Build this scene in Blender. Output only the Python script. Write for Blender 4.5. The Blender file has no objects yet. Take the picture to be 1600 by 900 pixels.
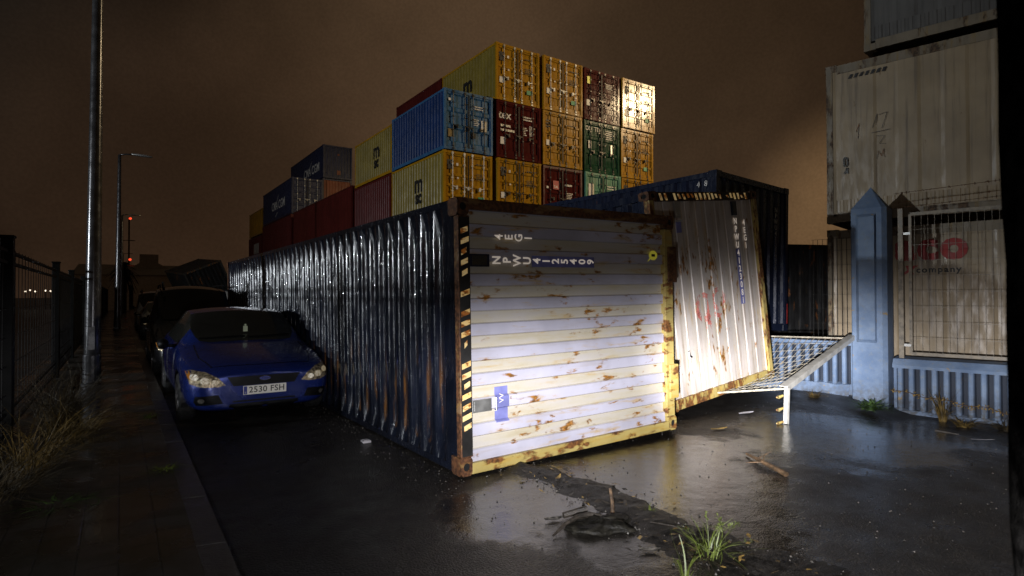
import bpy, bmesh, math, random
from mathutils import Vector, Matrix, noise
from mathutils.bvhtree import BVHTree
random.seed(7)
PI = math.pi
R = math.radians
SC = bpy.context.scene
COL = SC.collection

# ------------------------------------------------------------------ objects
def tag(o, label=None, cat=None, group=None, kind=None):
    if label: o['label'] = label
    if cat: o['category'] = cat
    if group: o['group'] = group
    if kind: o['kind'] = kind
    return o

def empty(name, loc=(0, 0, 0), rot=(0, 0, 0)):
    o = bpy.data.objects.new(name, None)
    COL.objects.link(o)
    o.location = loc
    o.rotation_euler = rot
    o.empty_display_size = .2
    return o

def link_mesh(me, name, mats=None, parent=None, mat4=None):
    o = bpy.data.objects.new(name, me)
    COL.objects.link(o)
    if parent: o.parent = parent
    if mat4 is not None: o.matrix_local = mat4
    if mats:
        if not isinstance(mats, (list, tuple)): mats = [mats]
        while len(me.materials) < len(mats): me.materials.append(None)
        for i, m in enumerate(mats):
            o.material_slots[i].link = 'OBJECT'
            o.material_slots[i].material = m
    return o

def copy_tree(o, parent=None):
    c = o.copy()
    COL.objects.link(c)
    c.parent = parent
    for ch in list(o.children): copy_tree(ch, c)
    return c

class MB:
    """collects polygons of one mesh"""
    def __init__(s): s.v = []; s.f = []; s.m = []
    def poly(s, pts, mi=0):
        n = len(s.v); s.v += [tuple(p) for p in pts]
        s.f.append(tuple(range(n, n + len(pts)))); s.m.append(mi)
    def box(s, a, b, mi=0):
        x0, y0, z0 = [min(p, q) for p, q in zip(a, b)]; x1, y1, z1 = [max(p, q) for p, q in zip(a, b)]
        n = len(s.v)
        s.v += [(x0, y0, z0), (x1, y0, z0), (x1, y1, z0), (x0, y1, z0), (x0, y0, z1), (x1, y0, z1), (x1, y1, z1), (x0, y1, z1)]
        for q in ((0, 3, 2, 1), (4, 5, 6, 7), (0, 1, 5, 4), (1, 2, 6, 5), (2, 3, 7, 6), (3, 0, 4, 7)):
            s.f.append(tuple(n + i for i in q)); s.m.append(mi)
    def bar(s, p, q, w, h, mi=0, up=(0, 0, 1)):
        p = Vector(p); q = Vector(q); d = (q - p).normalized(); u = Vector(up)
        r = d.cross(u)
        if r.length < 1e-4: r = d.cross(Vector((1, 0, 0)))
        r.normalize(); u = r.cross(d)
        r *= w / 2; u *= h / 2
        n = len(s.v)
        for c in (p, q):
            s.v += [tuple(c - r - u), tuple(c + r - u), tuple(c + r + u), tuple(c - r + u)]
        for f in ((3, 2, 1, 0), (4, 5, 6, 7), (0, 1, 5, 4), (1, 2, 6, 5), (2, 3, 7, 6), (3, 0, 4, 7)):
            s.f.append(tuple(n + i for i in f)); s.m.append(mi)
    def tube(s, pts, rad, n=8, mi=0, cap=True):
        pts = [Vector(p) for p in pts]
        if not isinstance(rad, (list, tuple)): rad = [rad] * len(pts)
        base = len(s.v); prev = None
        for i, p in enumerate(pts):
            d = (pts[min(i + 1, len(pts) - 1)] - pts[max(i - 1, 0)]).normalized()
            if prev is None:
                a = d.cross(Vector((0, 0, 1)))
                if a.length < 1e-3: a = d.cross(Vector((1, 0, 0)))
            else: a = prev - d * prev.dot(d)
            a.normalize(); prev = a; b = d.cross(a)
            for k in range(n):
                t = 2 * PI * k / n
                s.v.append(tuple(p + (a * math.cos(t) + b * math.sin(t)) * rad[i]))
        for i in range(len(pts) - 1):
            for k in range(n):
                k2 = (k + 1) % n
                s.f.append((base + i * n + k, base + i * n + k2, base + (i + 1) * n + k2, base + (i + 1) * n + k)); s.m.append(mi)
        if cap:
            s.f.append(tuple(base + k for k in range(n - 1, -1, -1))); s.m.append(mi)
            e = base + (len(pts) - 1) * n
            s.f.append(tuple(e + k for k in range(n))); s.m.append(mi)
    def lathe(s, prof, c=(0, 0, 0), axis='z', n=24, mi=0):
        """prof: list of (radius, height)"""
        base = len(s.v)
        for r, h in prof:
            for k in range(n):
                t = 2 * PI * k / n; a, b = r * math.cos(t), r * math.sin(t)
                p = {'z': (a, b, h), 'x': (h, a, b), 'y': (b, h, a)}[axis]
                s.v.append((p[0] + c[0], p[1] + c[1], p[2] + c[2]))
        for i in range(len(prof) - 1):
            for k in range(n):
                k2 = (k + 1) % n
                s.f.append((base + i * n + k, base + i * n + k2, base + (i + 1) * n + k2, base + (i + 1) * n + k)); s.m.append(mi)
    def sheet(s, us, vs, fn, mi=0):
        base = len(s.v); nv = len(vs)
        for u in us:
            for v in vs: s.v.append(tuple(fn(u, v)))
        for i in range(len(us) - 1):
            for j in range(nv - 1):
                a = base + i * nv + j
                s.f.append((a, a + nv, a + nv + 1, a + 1)); s.m.append(mi)
    def mesh(s, name, smooth=False):
        me = bpy.data.meshes.new(name)
        me.from_pydata(s.v, [], s.f)
        if any(s.m): me.polygons.foreach_set('material_index', s.m)
        if smooth: me.polygons.foreach_set('use_smooth', [True] * len(me.polygons))
        me.update()
        return me
    def build(s, name, mats, parent=None, smooth=False, bevel=0, fix=False, mat4=None):
        me = s.mesh(name, smooth)
        if fix:
            bm = bmesh.new(); bm.from_mesh(me); bmesh.ops.recalc_face_normals(bm, faces=bm.faces); bm.to_mesh(me); bm.free()
        o = link_mesh(me, name, mats, parent, mat4)
        if bevel:
            b = o.modifiers.new('bevel', 'BEVEL'); b.width = bevel; b.segments = 2; b.limit_method = 'ANGLE'; b.angle_limit = R(40)
        return o

def corrugation(length, pitch, depth, flat=.36, margin=0.0):
    """list of (u, depth) of a trapezoid sheet along u"""
    n = max(1, round((length - 2 * margin) / pitch)); p = (length - 2 * margin) / n
    out = [(0, 0)] if margin else []
    for i in range(n):
        u = margin + i * p; s = (.5 - flat) * p
        out += [(u, 0), (u + flat * p, 0), (u + flat * p + s, depth), (u + 2 * flat * p + s, depth)]
    out += [(margin + n * p, 0)]
    if margin: out.append((length, 0))
    return out

_tc = {}
def text_mesh(txt, size, bold=0.0, spacing=1.0, shear=0.0, align='CENTER'):
    key = (txt, size, bold, spacing, shear, align)
    if key in _tc: return _tc[key]
    cu = bpy.data.curves.new('lettering', 'FONT')
    cu.body = txt; cu.size = size; cu.align_x = align; cu.align_y = 'CENTER'
    cu.offset = bold; cu.space_character = spacing; cu.shear = shear; cu.resolution_u = 3
    o = bpy.data.objects.new('lettering', cu); COL.objects.link(o)
    dg = bpy.context.evaluated_depsgraph_get(); dg.update()
    me = bpy.data.meshes.new_from_object(o.evaluated_get(dg))
    bpy.data.objects.remove(o); bpy.data.curves.remove(cu)
    me.materials.clear()
    _tc[key] = me
    return me

FRONT = Matrix(((1, 0, 0), (0, 0, -1), (0, 1, 0))).to_4x4()      # text upright on a face looking to -Y
LEFT = Matrix(((0, 0, -1), (-1, 0, 0), (0, 1, 0))).to_4x4()      # text upright on a face looking to -X
def text(txt, size, mat, parent, loc, base=FRONT, name='lettering', **k):
    return link_mesh(text_mesh(txt, size, **k), name, mat, parent, Matrix.Translation(loc) @ base)
def join_text(items, name, mat, parent):
    """several lines of lettering as one marking: items (txt, size, bold, matrix)"""
    mb = MB()
    for txt, size, bold, M in items:
        me = text_mesh(txt, size, bold)
        n = len(mb.v); mb.v += [tuple(M @ v.co) for v in me.vertices]
        for p in me.polygons: mb.f.append(tuple(n + i for i in p.vertices)); mb.m.append(0)
    return mb.build(name, mat, parent)

# ---------------------------------------------------------------- materials
def nd(nt, t, **k):
    n = nt.nodes.new(t)
    for a, b in k.items():
        if a in n.inputs.keys() if isinstance(a, str) else False: n.inputs[a].default_value = b
        else: setattr(n, a, b)
    return n
class G:
    """node graph of one material"""
    def __init__(s, name):
        s.m = bpy.data.materials.new(name); s.m.use_nodes = True; s.nt = s.m.node_tree
        s.nt.nodes.clear()
        s.out = s.nt.nodes.new('ShaderNodeOutputMaterial'); s.b = s.nt.nodes.new('ShaderNodeBsdfPrincipled')
        s.L(s.b.outputs[0], s.out.inputs[0])
        s.tc = s.nt.nodes.new('ShaderNodeTexCoord')
    def L(s, a, b): s.nt.links.new(a, b)
    def coord(s, rnd=True, world=False):
        if world:
            g = s.nt.nodes.new('ShaderNodeNewGeometry'); return g.outputs['Position']
        c = s.tc.outputs['Object']
        if rnd:
            oi = s.nt.nodes.new('ShaderNodeObjectInfo'); v = s.nt.nodes.new('ShaderNodeVectorMath'); v.operation = 'MULTIPLY_ADD'
            cx = s.nt.nodes.new('ShaderNodeCombineXYZ')
            for i in range(3): s.L(oi.outputs['Random'], cx.inputs[i])
            s.L(cx.outputs[0], v.inputs[0]); v.inputs[1].default_value = (37, 53, 71); s.L(c, v.inputs[2]); c = v.outputs[0]
        return c
    def scale(s, c, sc):
        m = s.nt.nodes.new('ShaderNodeMapping'); m.inputs['Scale'].default_value = sc; s.L(c, m.inputs['Vector']); return m.outputs[0]
    def noise(s, c, scale=5, detail=4, rough=.55, dist=0):
        n = s.nt.nodes.new('ShaderNodeTexNoise'); n.inputs['Scale'].default_value = scale; n.inputs['Detail'].default_value = detail
        n.inputs['Roughness'].default_value = rough; n.inputs['Distortion'].default_value = dist; s.L(c, n.inputs['Vector']); return n.outputs[0]
    def ramp(s, f, a, b, c0=0, c1=1):
        n = s.nt.nodes.new('ShaderNodeMapRange'); n.interpolation_type = 'SMOOTHSTEP'
        n.inputs[1].default_value = a; n.inputs[2].default_value = b; n.inputs[3].default_value = c0; n.inputs[4].default_value = c1
        s.L(f, n.inputs[0]); return n.outputs[0]
    def math(s, op, a, b=None):
        n = s.nt.nodes.new('ShaderNodeMath'); n.operation = op
        for i, v in enumerate((a, b)):
            if v is None: continue
            if isinstance(v, (int, float)): n.inputs[i].default_value = v
            else: s.L(v, n.inputs[i])
        return n.outputs[0]
    def mix(s, f, a, b):
        n = s.nt.nodes.new('ShaderNodeMix'); n.data_type = 'RGBA'
        for inp, v in ((n.inputs[0], f), (n.inputs[6], a), (n.inputs[7], b)):
            if isinstance(v, (int, float)): inp.default_value = v
            elif isinstance(v, tuple): inp.default_value = v if len(v) == 4 else v + (1,)
            else: s.L(v, inp)
        return n.outputs[2]
    def set(s, key, v):
        i = s.b.inputs[key]
        if isinstance(v, (int, float)): i.default_value = v
        elif isinstance(v, tuple): i.default_value = v if len(v) == 4 else v + (1,)
        else: s.L(v, i)
    def bump(s, h, strength=.3, dist=.02, normal=None):
        n = s.nt.nodes.new('ShaderNodeBump'); n.inputs['Strength'].default_value = strength; n.inputs['Distance'].default_value = dist
        s.L(h, n.inputs['Height'])
        if normal: s.L(normal, n.inputs['Normal'])
        return n.outputs[0]
    def sep(s, c):
        n = s.nt.nodes.new('ShaderNodeSeparateXYZ'); s.L(c, n.inputs[0]); return n.outputs

def plain(name, col, rough=.5, metal=0, emit=0, var=.15, scale=6, bump=0, spec=.5, ecol=None):
    g = G(name); c = g.coord()
    n = g.noise(c, scale, 5)
    dark = tuple(x * (1 - var * 1.6) for x in col); light = tuple(min(1, x * (1 + var)) for x in col)
    g.set('Base Color', g.mix(g.ramp(n, .3, .7), dark, light))
    g.set('Roughness', g.ramp(n, .3, .7, max(0.02, rough * .8), min(1, rough * 1.2)))
    g.set('Metallic', metal); g.set('Specular IOR Level', spec)
    if emit: g.set('Emission Color', ecol or col); g.set('Emission Strength', emit)
    if bump: g.set('Normal', g.bump(g.noise(c, scale * 6, 4), bump, .01))
    return g.m

def steel(name, col, rust=.45, rust_scale=2.2, rough=.38, streak=(6, 6, 1.1), dirt=.35, wet=.25, rustcol=(.16, .055, .012), bandcol=None, dirtcol=None, halo_w=.55, bump=.25, spec=.5, fine=1.0):
    """painted container steel: dirt streaks, rust blotches with run-off along local z, wet bumps"""
    g = G(name); c = g.coord()
    big = g.noise(c, 1.3, 4); st = g.noise(g.scale(c, streak), 2.2, 5, .6); spots = g.noise(g.scale(c, (1.35, 1.35, .48)), 5.0 * rust_scale / 2.2, 6, .62, .3)
    run = g.noise(g.scale(c, (5, 5, .55)), 3.0, 4, .6)
    patch = g.noise(c, rust_scale * .55, 3)
    base = g.mix(g.ramp(big, .3, .7), tuple(x * .8 for x in col), tuple(min(1, x * 1.08) for x in col))
    if bandcol:
        y = g.sep(g.tc.outputs['Object'])[1]
        base = g.mix(g.math('MULTIPLY', g.ramp(y, .052, .064), g.ramp(st, .25, .75, .55, 1)), base, bandcol)
    base = g.mix(g.ramp(st, .48, .8, 0, dirt), base, dirtcol or tuple(x * .32 for x in col))
    a = g.math('ADD', g.math('MULTIPLY', spots, .62), g.math('MULTIPLY', patch, .38))
    rm = g.ramp(a, 1 - rust - .03, 1 - rust + .035)
    halo = g.ramp(g.math('ADD', g.math('MULTIPLY', run, .55), g.math('MULTIPLY', a, .5)), 1.0 - rust - (.02 if halo_w < .6 else .05), 1.0 - rust + .10, 0, halo_w)
    base = g.mix(halo, base, (min(1, col[0] * .8 + .08), col[1] * .55 + .06, col[2] * .2 + .01))
    rc = g.mix(g.ramp(g.noise(c, 30, 3), .35, .65), tuple(x * .5 for x in rustcol), tuple(min(1, x * 1.5) for x in rustcol))
    base = g.mix(rm, base, rc)
    g.set('Base Color', base)
    wetn = g.noise(g.scale(c, (3, 3, .8)), 4, 4)
    r = g.ramp(wetn, .35, .65, rough * (1 - wet), rough * (1 + wet))
    g.set('Roughness', g.math('MAXIMUM', r, g.math('MULTIPLY', rm, .7)))
    g.set('Specular IOR Level', spec)
    h = g.math('ADD', g.math('MULTIPLY', g.noise(c, 2.5, 3), 1.2), g.math('MULTIPLY', g.noise(c, 55 * fine, 3), .18))
    h = g.math('SUBTRACT', h, g.math('MULTIPLY', rm, .05))
    g.set('Normal', g.bump(h, bump, .03))
    return g.m

def wet_black(name, col, drops=.6):
    """navy roof skin running with water: smooth film, drip lines and droplets"""
    g = G(name); c = g.coord(False)
    big = g.noise(c, 1.1, 4)
    rustn = g.noise(g.scale(c, (.6, 3, 3)), 3, 5)
    base = g.mix(g.ramp(big, .3, .7), tuple(x * .55 for x in col), tuple(x * 1.5 for x in col))
    # the flanks of the ridges near the low edge carry an ochre rust line
    x, y, z = g.sep(g.tc.outputs['Object'])
    flank = g.math('MULTIPLY', g.ramp(z, 2.826, 2.838), g.ramp(z, 2.858, 2.846))
    low = g.math('MULTIPLY', g.math('MULTIPLY', g.ramp(x, 1.3, .5), flank), g.ramp(rustn, .46, .64, 0, .55))
    base = g.mix(low, base, (.20, .085, .014))
    g.set('Base Color', base)
    wn = g.noise(g.scale(c, (.8, 4, 4)), 5, 4)
    g.set('Roughness', g.ramp(wn, .3, .7, .10, .30))
    g.set('Specular IOR Level', .9); g.set('Coat Weight', .8); g.set('Coat Roughness', .07)
    vo = g.nt.nodes.new('ShaderNodeTexVoronoi'); vo.inputs['Scale'].default_value = 38; vo.feature = 'F1'
    dv = g.nt.nodes.new('ShaderNodeVectorMath'); dv.operation = 'MULTIPLY_ADD'
    nz = g.nt.nodes.new('ShaderNodeTexNoise'); nz.inputs['Scale'].default_value = 12; g.L(c, nz.inputs['Vector'])
    g.L(nz.outputs[1], dv.inputs[0]); dv.inputs[1].default_value = (.05, .05, .05); g.L(g.scale(c, (.45, 1, 1)), dv.inputs[2])
    g.L(dv.outputs[0], vo.inputs['Vector'])
    drop = g.ramp(vo.outputs['Distance'], .42, .1)
    keep = g.ramp(g.noise(c, 7, 3), .42, .6)
    h = g.math('ADD', g.math('MULTIPLY', drop, g.math('MULTIPLY', keep, .35 * drops)), g.math('MULTIPLY', g.noise(g.scale(c, (.22, 3, 3)), 6, 3), .5))
    nn = g.bump(h, .55, .02); g.set('Normal', nn); g.set('Coat Normal', nn)
    return g.m

def asphalt():
    g = G('wet_asphalt'); c = g.coord(world=True)
    big = g.noise(c, .55, 5, .6, .4); fine = g.noise(c, 70, 4, .7); mid = g.noise(c, 6, 5)
    vo = g.nt.nodes.new('ShaderNodeTexVoronoi'); vo.inputs['Scale'].default_value = 75; g.L(c, vo.inputs['Vector'])
    grit = g.ramp(vo.outputs['Distance'], .15, .6)
    x, y, z = g.sep(c)
    # puddles: low spots of the large noise, plus the long one in front of the containers
    px = g.math('SUBTRACT', x, 3.75); py = g.math('SUBTRACT', y, 3.7)
    rot1 = g.math('ADD', g.math('MULTIPLY', px, .74), g.math('MULTIPLY', py, .67)); rot2 = g.math('SUBTRACT', g.math('MULTIPLY', py, .74), g.math('MULTIPLY', px, .67))
    d = g.math('SQRT', g.math('ADD', g.math('POWER', g.math('DIVIDE', rot1, 2.0), 2.0), g.math('POWER', g.math('DIVIDE', rot2, 1.0), 2.0)))
    d2x = g.math('DIVIDE', g.math('SUBTRACT', x, 2.6), .85); d2y = g.math('DIVIDE', g.math('SUBTRACT', y, 3.85), .55)
    d2 = g.math('SQRT', g.math('ADD', g.math('POWER', d2x, 2.0), g.math('POWER', d2y, 2.0)))
    d3x = g.math('DIVIDE', g.math('SUBTRACT', x, 7.2), 1.9); d3y = g.math('DIVIDE', g.math('SUBTRACT', y, 3.75), 1.15)
    d3 = g.math('SQRT', g.math('ADD', g.math('POWER', d3x, 2.0), g.math('POWER', d3y, 2.0)))
    near = g.math('MINIMUM', g.math('MINIMUM', d, d2), d3)
    pud = g.ramp(g.math('ADD', near, g.math('MULTIPLY', g.math('SUBTRACT', g.noise(c, 1.6, 5, .6), .5), 1.6)), 1.30, .80)
    pud2 = g.ramp(big, .55, .70, 0, .45)
    pud = g.math('MAXIMUM', pud, pud2)
    base = g.mix(g.ramp(mid, .3, .7), (.022, .019, .016), (.055, .047, .039))
    base = g.mix(g.math('MULTIPLY', grit, .85), base, (.009, .008, .007))
    stone = g.ramp(g.noise(c, 85, 2), .66, .74)
    base = g.mix(g.math('MULTIPLY', stone, .7), base, (.24, .22, .18))
    base = g.mix(g.math('MULTIPLY', pud, .45), base, (.02, .018, .015))
    g.set('Base Color', base)
    rr = g.ramp(g.noise(c, 2.2, 5, .6),   .3, .7, .26, .50)
    r = g.nt.nodes.new('ShaderNodeMix'); g.L(pud, r.inputs[0]); g.L(rr, r.inputs[2]); g.L(g.ramp(g.noise(c, 9, 4), .3, .7, .07, .20), r.inputs[3])
    g.set('Roughness', r.outputs[0]); g.set('Specular IOR Level', g.ramp(pud, 0, 1, .42, 1.0))
    st = g.ramp(pud, 0, 1, 1.0, .12)
    h = g.math('ADD', g.math('MULTIPLY', g.math('SUBTRACT', 1.0, vo.outputs['Distance']), .35), g.math('MULTIPLY', fine, .5))
    h = g.math('ADD', g.math('MULTIPLY', h, st), g.math('MULTIPLY', mid, .35))
    g.set('Normal', g.bump(h, 1.0, .018))
    return g.m

def paving():
    g = G('wet_paving'); c = g.coord(world=True)
    m = g.nt.nodes.new('ShaderNodeMapping'); m.inputs['Rotation'].default_value = (0, 0, R(90) - .042); g.L(c, m.inputs[0])
    b = g.nt.nodes.new('ShaderNodeTexBrick'); b.inputs['Scale'].default_value = 1; b.inputs['Brick Width'].default_value = .4
    b.inputs['Row Height'].default_value = .2; b.inputs['Mortar Size'].default_value = .006; b.inputs['Mortar Smooth'].default_value = .3
    b.inputs['Color1'].default_value = (.024, .020, .017, 1); b.inputs['Color2'].default_value = (.036, .029, .024, 1); b.inputs['Mortar'].default_value = (.006, .006, .005, 1)
    g.L(m.outputs[0], b.inputs['Vector'])
    mid = g.noise(c, 3, 5)
    g.set('Base Color', g.mix(g.ramp(mid, .35, .7, 0, .7), b.outputs['Color'], (.012, .013, .008)))
    g.set('Roughness', g.ramp(g.noise(c, 1.7, 5), .35, .65, .12, .5)); g.set('Specular IOR Level', .8)
    h = g.math('ADD', g.math('MULTIPLY', b.outputs['Fac'], -1.0), g.math('MULTIPLY', g.noise(c, 25, 4), .3))
    g.set('Normal', g.bump(h, .5, .008))
    return g.m

def blue_wall():
    g = G('blue_limewash'); c = g.coord(False)
    n = g.noise(c, 2.2, 6, .65); f = g.noise(c, 14, 5, .6)
    base = g.mix(g.ramp(n, .3, .72), (.12, .185, .305), (.23, .31, .44))
    base = g.mix(g.ramp(f, .52, .72, 0, .6), base, (.22, .25, .27))
    chip = g.ramp(g.noise(c, 4.2, 6, .7, .5), .635, .66)
    base = g.mix(chip, base, (.34, .25, .13))
    x, y, z = g.sep(g.coord(world=True))
    base = g.mix(g.math('MULTIPLY', g.ramp(z, .35, -.15, 0, 1), g.ramp(f, .35, .6, .2, .8)), base, (.07, .065, .055))
    g.set('Base Color', base); g.set('Roughness', .75)
    g.set('Normal', g.bump(g.math('ADD', n, g.math('MULTIPLY', g.noise(c, 45, 4), .35)), .5, .02))
    return g.m

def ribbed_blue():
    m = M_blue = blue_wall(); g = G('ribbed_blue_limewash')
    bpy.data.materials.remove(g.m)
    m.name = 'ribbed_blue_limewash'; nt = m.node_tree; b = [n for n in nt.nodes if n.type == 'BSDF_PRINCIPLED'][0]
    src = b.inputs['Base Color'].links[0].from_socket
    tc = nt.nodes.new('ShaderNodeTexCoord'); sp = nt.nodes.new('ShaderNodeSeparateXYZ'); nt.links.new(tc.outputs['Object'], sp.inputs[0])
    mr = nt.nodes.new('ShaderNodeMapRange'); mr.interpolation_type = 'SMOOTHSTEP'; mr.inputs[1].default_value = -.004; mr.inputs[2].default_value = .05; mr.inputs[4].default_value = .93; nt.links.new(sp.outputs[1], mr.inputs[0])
    mx = nt.nodes.new('ShaderNodeMix'); mx.data_type = 'RGBA'; nt.links.new(mr.outputs[0], mx.inputs[0]); nt.links.new(src, mx.inputs[6]); mx.inputs[7].default_value = (.012, .016, .026, 1)  # grooves darkened by depth: the shade between ribs put into the colour
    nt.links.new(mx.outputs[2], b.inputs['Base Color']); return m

def glass_dark(name, tint=(.01, .011, .012), rough=.05):
    g = G(name); c = g.coord()
    g.set('Base Color', tint); g.set('Roughness', g.ramp(g.noise(c, 60, 3), .45, .7, rough, rough + .15)); g.set('Specular IOR Level', .6)
    dr = g.nt.nodes.new('ShaderNodeTexVoronoi'); dr.inputs['Scale'].default_value = 70; g.L(c, dr.inputs['Vector'])
    g.set('Normal', g.bump(g.math('MULTIPLY', g.ramp(dr.outputs['Distance'], .3, .1), g.ramp(g.noise(c, 9, 2), .5, .6)), .25, .004))
    return g.m

def car_paint(name, col, metal=.25, rough=.26):
    g = G(name); c = g.coord()
    fl = g.noise(c, 900, 1)
    g.set('Base Color', g.mix(g.ramp(fl, .4, .6, 0, .25), col, tuple(min(1, x * 1.8) for x in col)))
    g.set('Metallic', metal); g.set('Roughness', g.ramp(g.noise(c, 4, 4), .35, .65, rough * .8, rough * 1.35))
    g.set('Coat Weight', 1.0); g.set('Coat Roughness', .06)
    dr = g.nt.nodes.new('ShaderNodeTexVoronoi'); dr.inputs['Scale'].default_value = 85; g.L(c, dr.inputs['Vector'])
    g.set('Coat Normal', g.bump(g.math('MULTIPLY', g.ramp(dr.outputs['Distance'], .34, .1), g.ramp(g.noise(c, 11, 2), .42, .58)), .5, .004))
    return g.m

M = {}
M['end_paint'] = steel('lilac_white_paint', (.52, .51, .60), rust=.41, rust_scale=4.2, rough=.42, streak=(7, 7, .9), dirt=.3, rustcol=(.25, .105, .014), bandcol=(.54, .49, .36), dirtcol=(.30, .22, .11), halo_w=.85, bump=.18)
M['end_paint2'] = steel('lilac_white_paint_upright', (.61, .55, .50), rust=.41, rust_scale=4.0, rough=.42, streak=(6, 6, .4), dirt=.85, bandcol=(.56, .51, .40), dirtcol=(.24, .155, .075), rustcol=(.25, .105, .014), halo_w=.8, bump=.18)
M['frame_ochre'] = steel('rusty_ochre_frame', (.50, .39, .13), rust=.485, rough=.5, rust_scale=3.2, streak=(3, 3, 3), dirt=.45, rustcol=(.15, .06, .015))
M['frame_rust'] = steel('rusty_brown_frame', (.20, .12, .06), rust=.56, rough=.55, rust_scale=3, streak=(3, 3, 3), dirt=.5, rustcol=(.09, .035, .012))
M['navy_roof'] = wet_black('wet_navy_roof', (.006, .008, .015), .3)
M['navy'] = steel('navy_paint', (.011, .016, .036), rust=.34, rough=.3, dirt=.5, bump=.3)
M['navy_cma'] = steel('deep_blue_paint', (.012, .019, .055), rust=.3, rough=.35, dirt=.3)
M['blue'] = steel('bright_blue_paint', (.008, .030, .115), rust=.31, rough=.4, dirt=.25)
M['blue_door'] = steel('steel_blue_paint', (.04, .13, .27), rust=.32, rough=.35, dirt=.3)
M['yellow'] = steel('yellow_paint', (.42, .215, .010), rust=.31, rough=.20, dirt=.4, spec=.27, bump=.08)
M['yellow_side'] = steel('yellow_paint_side_shade', (.235, .175, .030), rust=.31, rough=.42, dirt=.35)  # side copy of the yellow, its different light put into the colour
M['maroon'] = steel('maroon_paint', (.085, .013, .011), rust=.33, rough=.12, bump=.06, spec=.28, dirt=.35, rustcol=(.09, .03, .01))
M['dark_red'] = steel('dark_red_paint', (.095, .013, .011), spec=.25, rust=.33, rough=.4, dirt=.35, rustcol=(.09, .03, .01))
M['green'] = steel('dark_green_paint', (.014, .065, .034), rust=.33, rough=.14, bump=.07, spec=.28, dirt=.35)
M['mint'] = steel('pale_green_paint', (.10, .28, .19), rust=.31, rough=.3, bump=.1, spec=.35, dirt=.3)
M['orange'] = steel('orange_paint', (.24, .05, .008), rust=.32, rough=.4, dirt=.3)
M['black_steel'] = steel('black_steel', (.012, .012, .012), rust=.4, rough=.4)
M['frame_dark'] = steel('dark_frame_steel', (.035, .032, .026), rust=.45, rough=.5)
M['cream'] = steel('dirty_cream_paint', (.36, .275, .165), rust=.35, rough=.45, streak=(6, 6, .25), dirt=.8, dirtcol=(.09, .065, .04), rustcol=(.16, .09, .03), bump=.15)
M['grey_reefer'] = steel('dull_grey_paint', (.12, .115, .105), rust=.33, rough=.5, streak=(6, 6, .3), dirt=.6, bump=.15)
M['cream_frame'] = steel('rusty_cream_frame', (.22, .18, .12), rust=.47, rough=.55, streak=(4, 4, 1), dirt=.6, rustcol=(.08, .045, .02))
M['zinc'] = plain('galvanised_steel', (.42, .42, .40), .38, .75, bump=.1)
M['zinc_pale'] = plain('pale_galvanised_bar', (.62, .60, .54), .45, .2, bump=.15)
M['rod_dark'] = plain('dark_lock_rod', (.05, .045, .04), .35, .6)
M['white_mark'] = plain('white_marking', (.78, .74, .68), .5)
M['reflective'] = plain('retroreflective_white', (.85, .80, .72), .45, emit=.24, ecol=(1, .86, .72), var=.08)  # slight glow stands in for light the lettering throws back
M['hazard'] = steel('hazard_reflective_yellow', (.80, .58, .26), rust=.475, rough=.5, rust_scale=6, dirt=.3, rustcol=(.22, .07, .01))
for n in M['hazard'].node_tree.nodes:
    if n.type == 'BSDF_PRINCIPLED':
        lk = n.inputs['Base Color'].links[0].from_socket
        M['hazard'].node_tree.links.new(lk, n.inputs['Emission Color']); n.inputs['Emission Strength'].default_value = .22  # stripes glow weakly in place of the light they return
M['black_mark'] = plain('black_marking', (.014, .013, .012), .6)
M['blue_mark'] = plain('violet_blue_marking', (.20, .21, .47), .45)
M['red_mark'] = plain('red_lettering', (.30, .018, .014), .55)
M['green_mark'] = plain('green_sticker', (.05, .30, .13), .5)
M['yellow_mark'] = plain('yellow_sticker', (.75, .68, .05), .45, emit=.12, ecol=(1, .9, .1))  # stickers are no lamps; faint glow painted into them
M['red_sticker'] = plain('red_sticker', (.42, .03, .03), .5)
M['hole'] = plain('dark_hole', (.004, .004, .004), .9)
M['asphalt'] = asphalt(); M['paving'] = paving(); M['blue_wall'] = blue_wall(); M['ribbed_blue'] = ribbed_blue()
M['kerb'] = plain('kerb_stone', (.036, .034, .032), .35, var=.3, scale=9, bump=.4)
M['pole'] = plain('galvanised_pole', (.075, .075, .078), .24, .5, var=.2, bump=.08)
M['fence'] = plain('dark_fence_steel', (.004, .0045, .0042), .5, .0, var=.3, spec=.12)
M['wire'] = plain('fence_wire', (.012, .012, .012), .4, .3)
M['mesh_cream'] = plain('cream_mesh_steel', (.60, .54, .42), .45, .05, var=.25, scale=12)
M['mesh_dim'] = plain('dark_mesh_steel', (.27, .23, .17), .5, .05, var=.3, scale=12)  # darker tone of the cream mesh steel, for the upright panel
M['bark'] = plain('dark_bark', (.0016, .0015, .0014), 1.0, var=.5, scale=20, bump=.8, spec=.0)
M['wood'] = plain('wet_wood', (.10, .06, .03), .5, var=.4, scale=25, bump=.5)
M['dead_wood'] = plain('dark_wet_wood', (.03, .024, .018), .45, var=.4, scale=25, bump=.5)
M['mud'] = plain('wet_mud', (.012, .010, .008), .55, var=.5, scale=14, bump=.9)
M['bag'] = plain('grey_plastic_sack', (.020, .018, .013), .6, var=.5, scale=9, bump=.8, spec=.25)
M['stone'] = plain('small_stones', (.09, .082, .07), .5, var=.6, scale=40)
M['straw'] = plain('dry_grass', (.12, .078, .018), .6, var=.5, scale=8)
M['straw_dark'] = plain('dull_dry_grass', (.05, .035, .013), .7, var=.5, scale=8)
M['grass'] = plain('green_grass', (.085, .11, .018), .5, var=.35, scale=9)
M['leafgreen'] = plain('green_leaves', (.045, .085, .018), .5, var=.5, scale=20)
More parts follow.
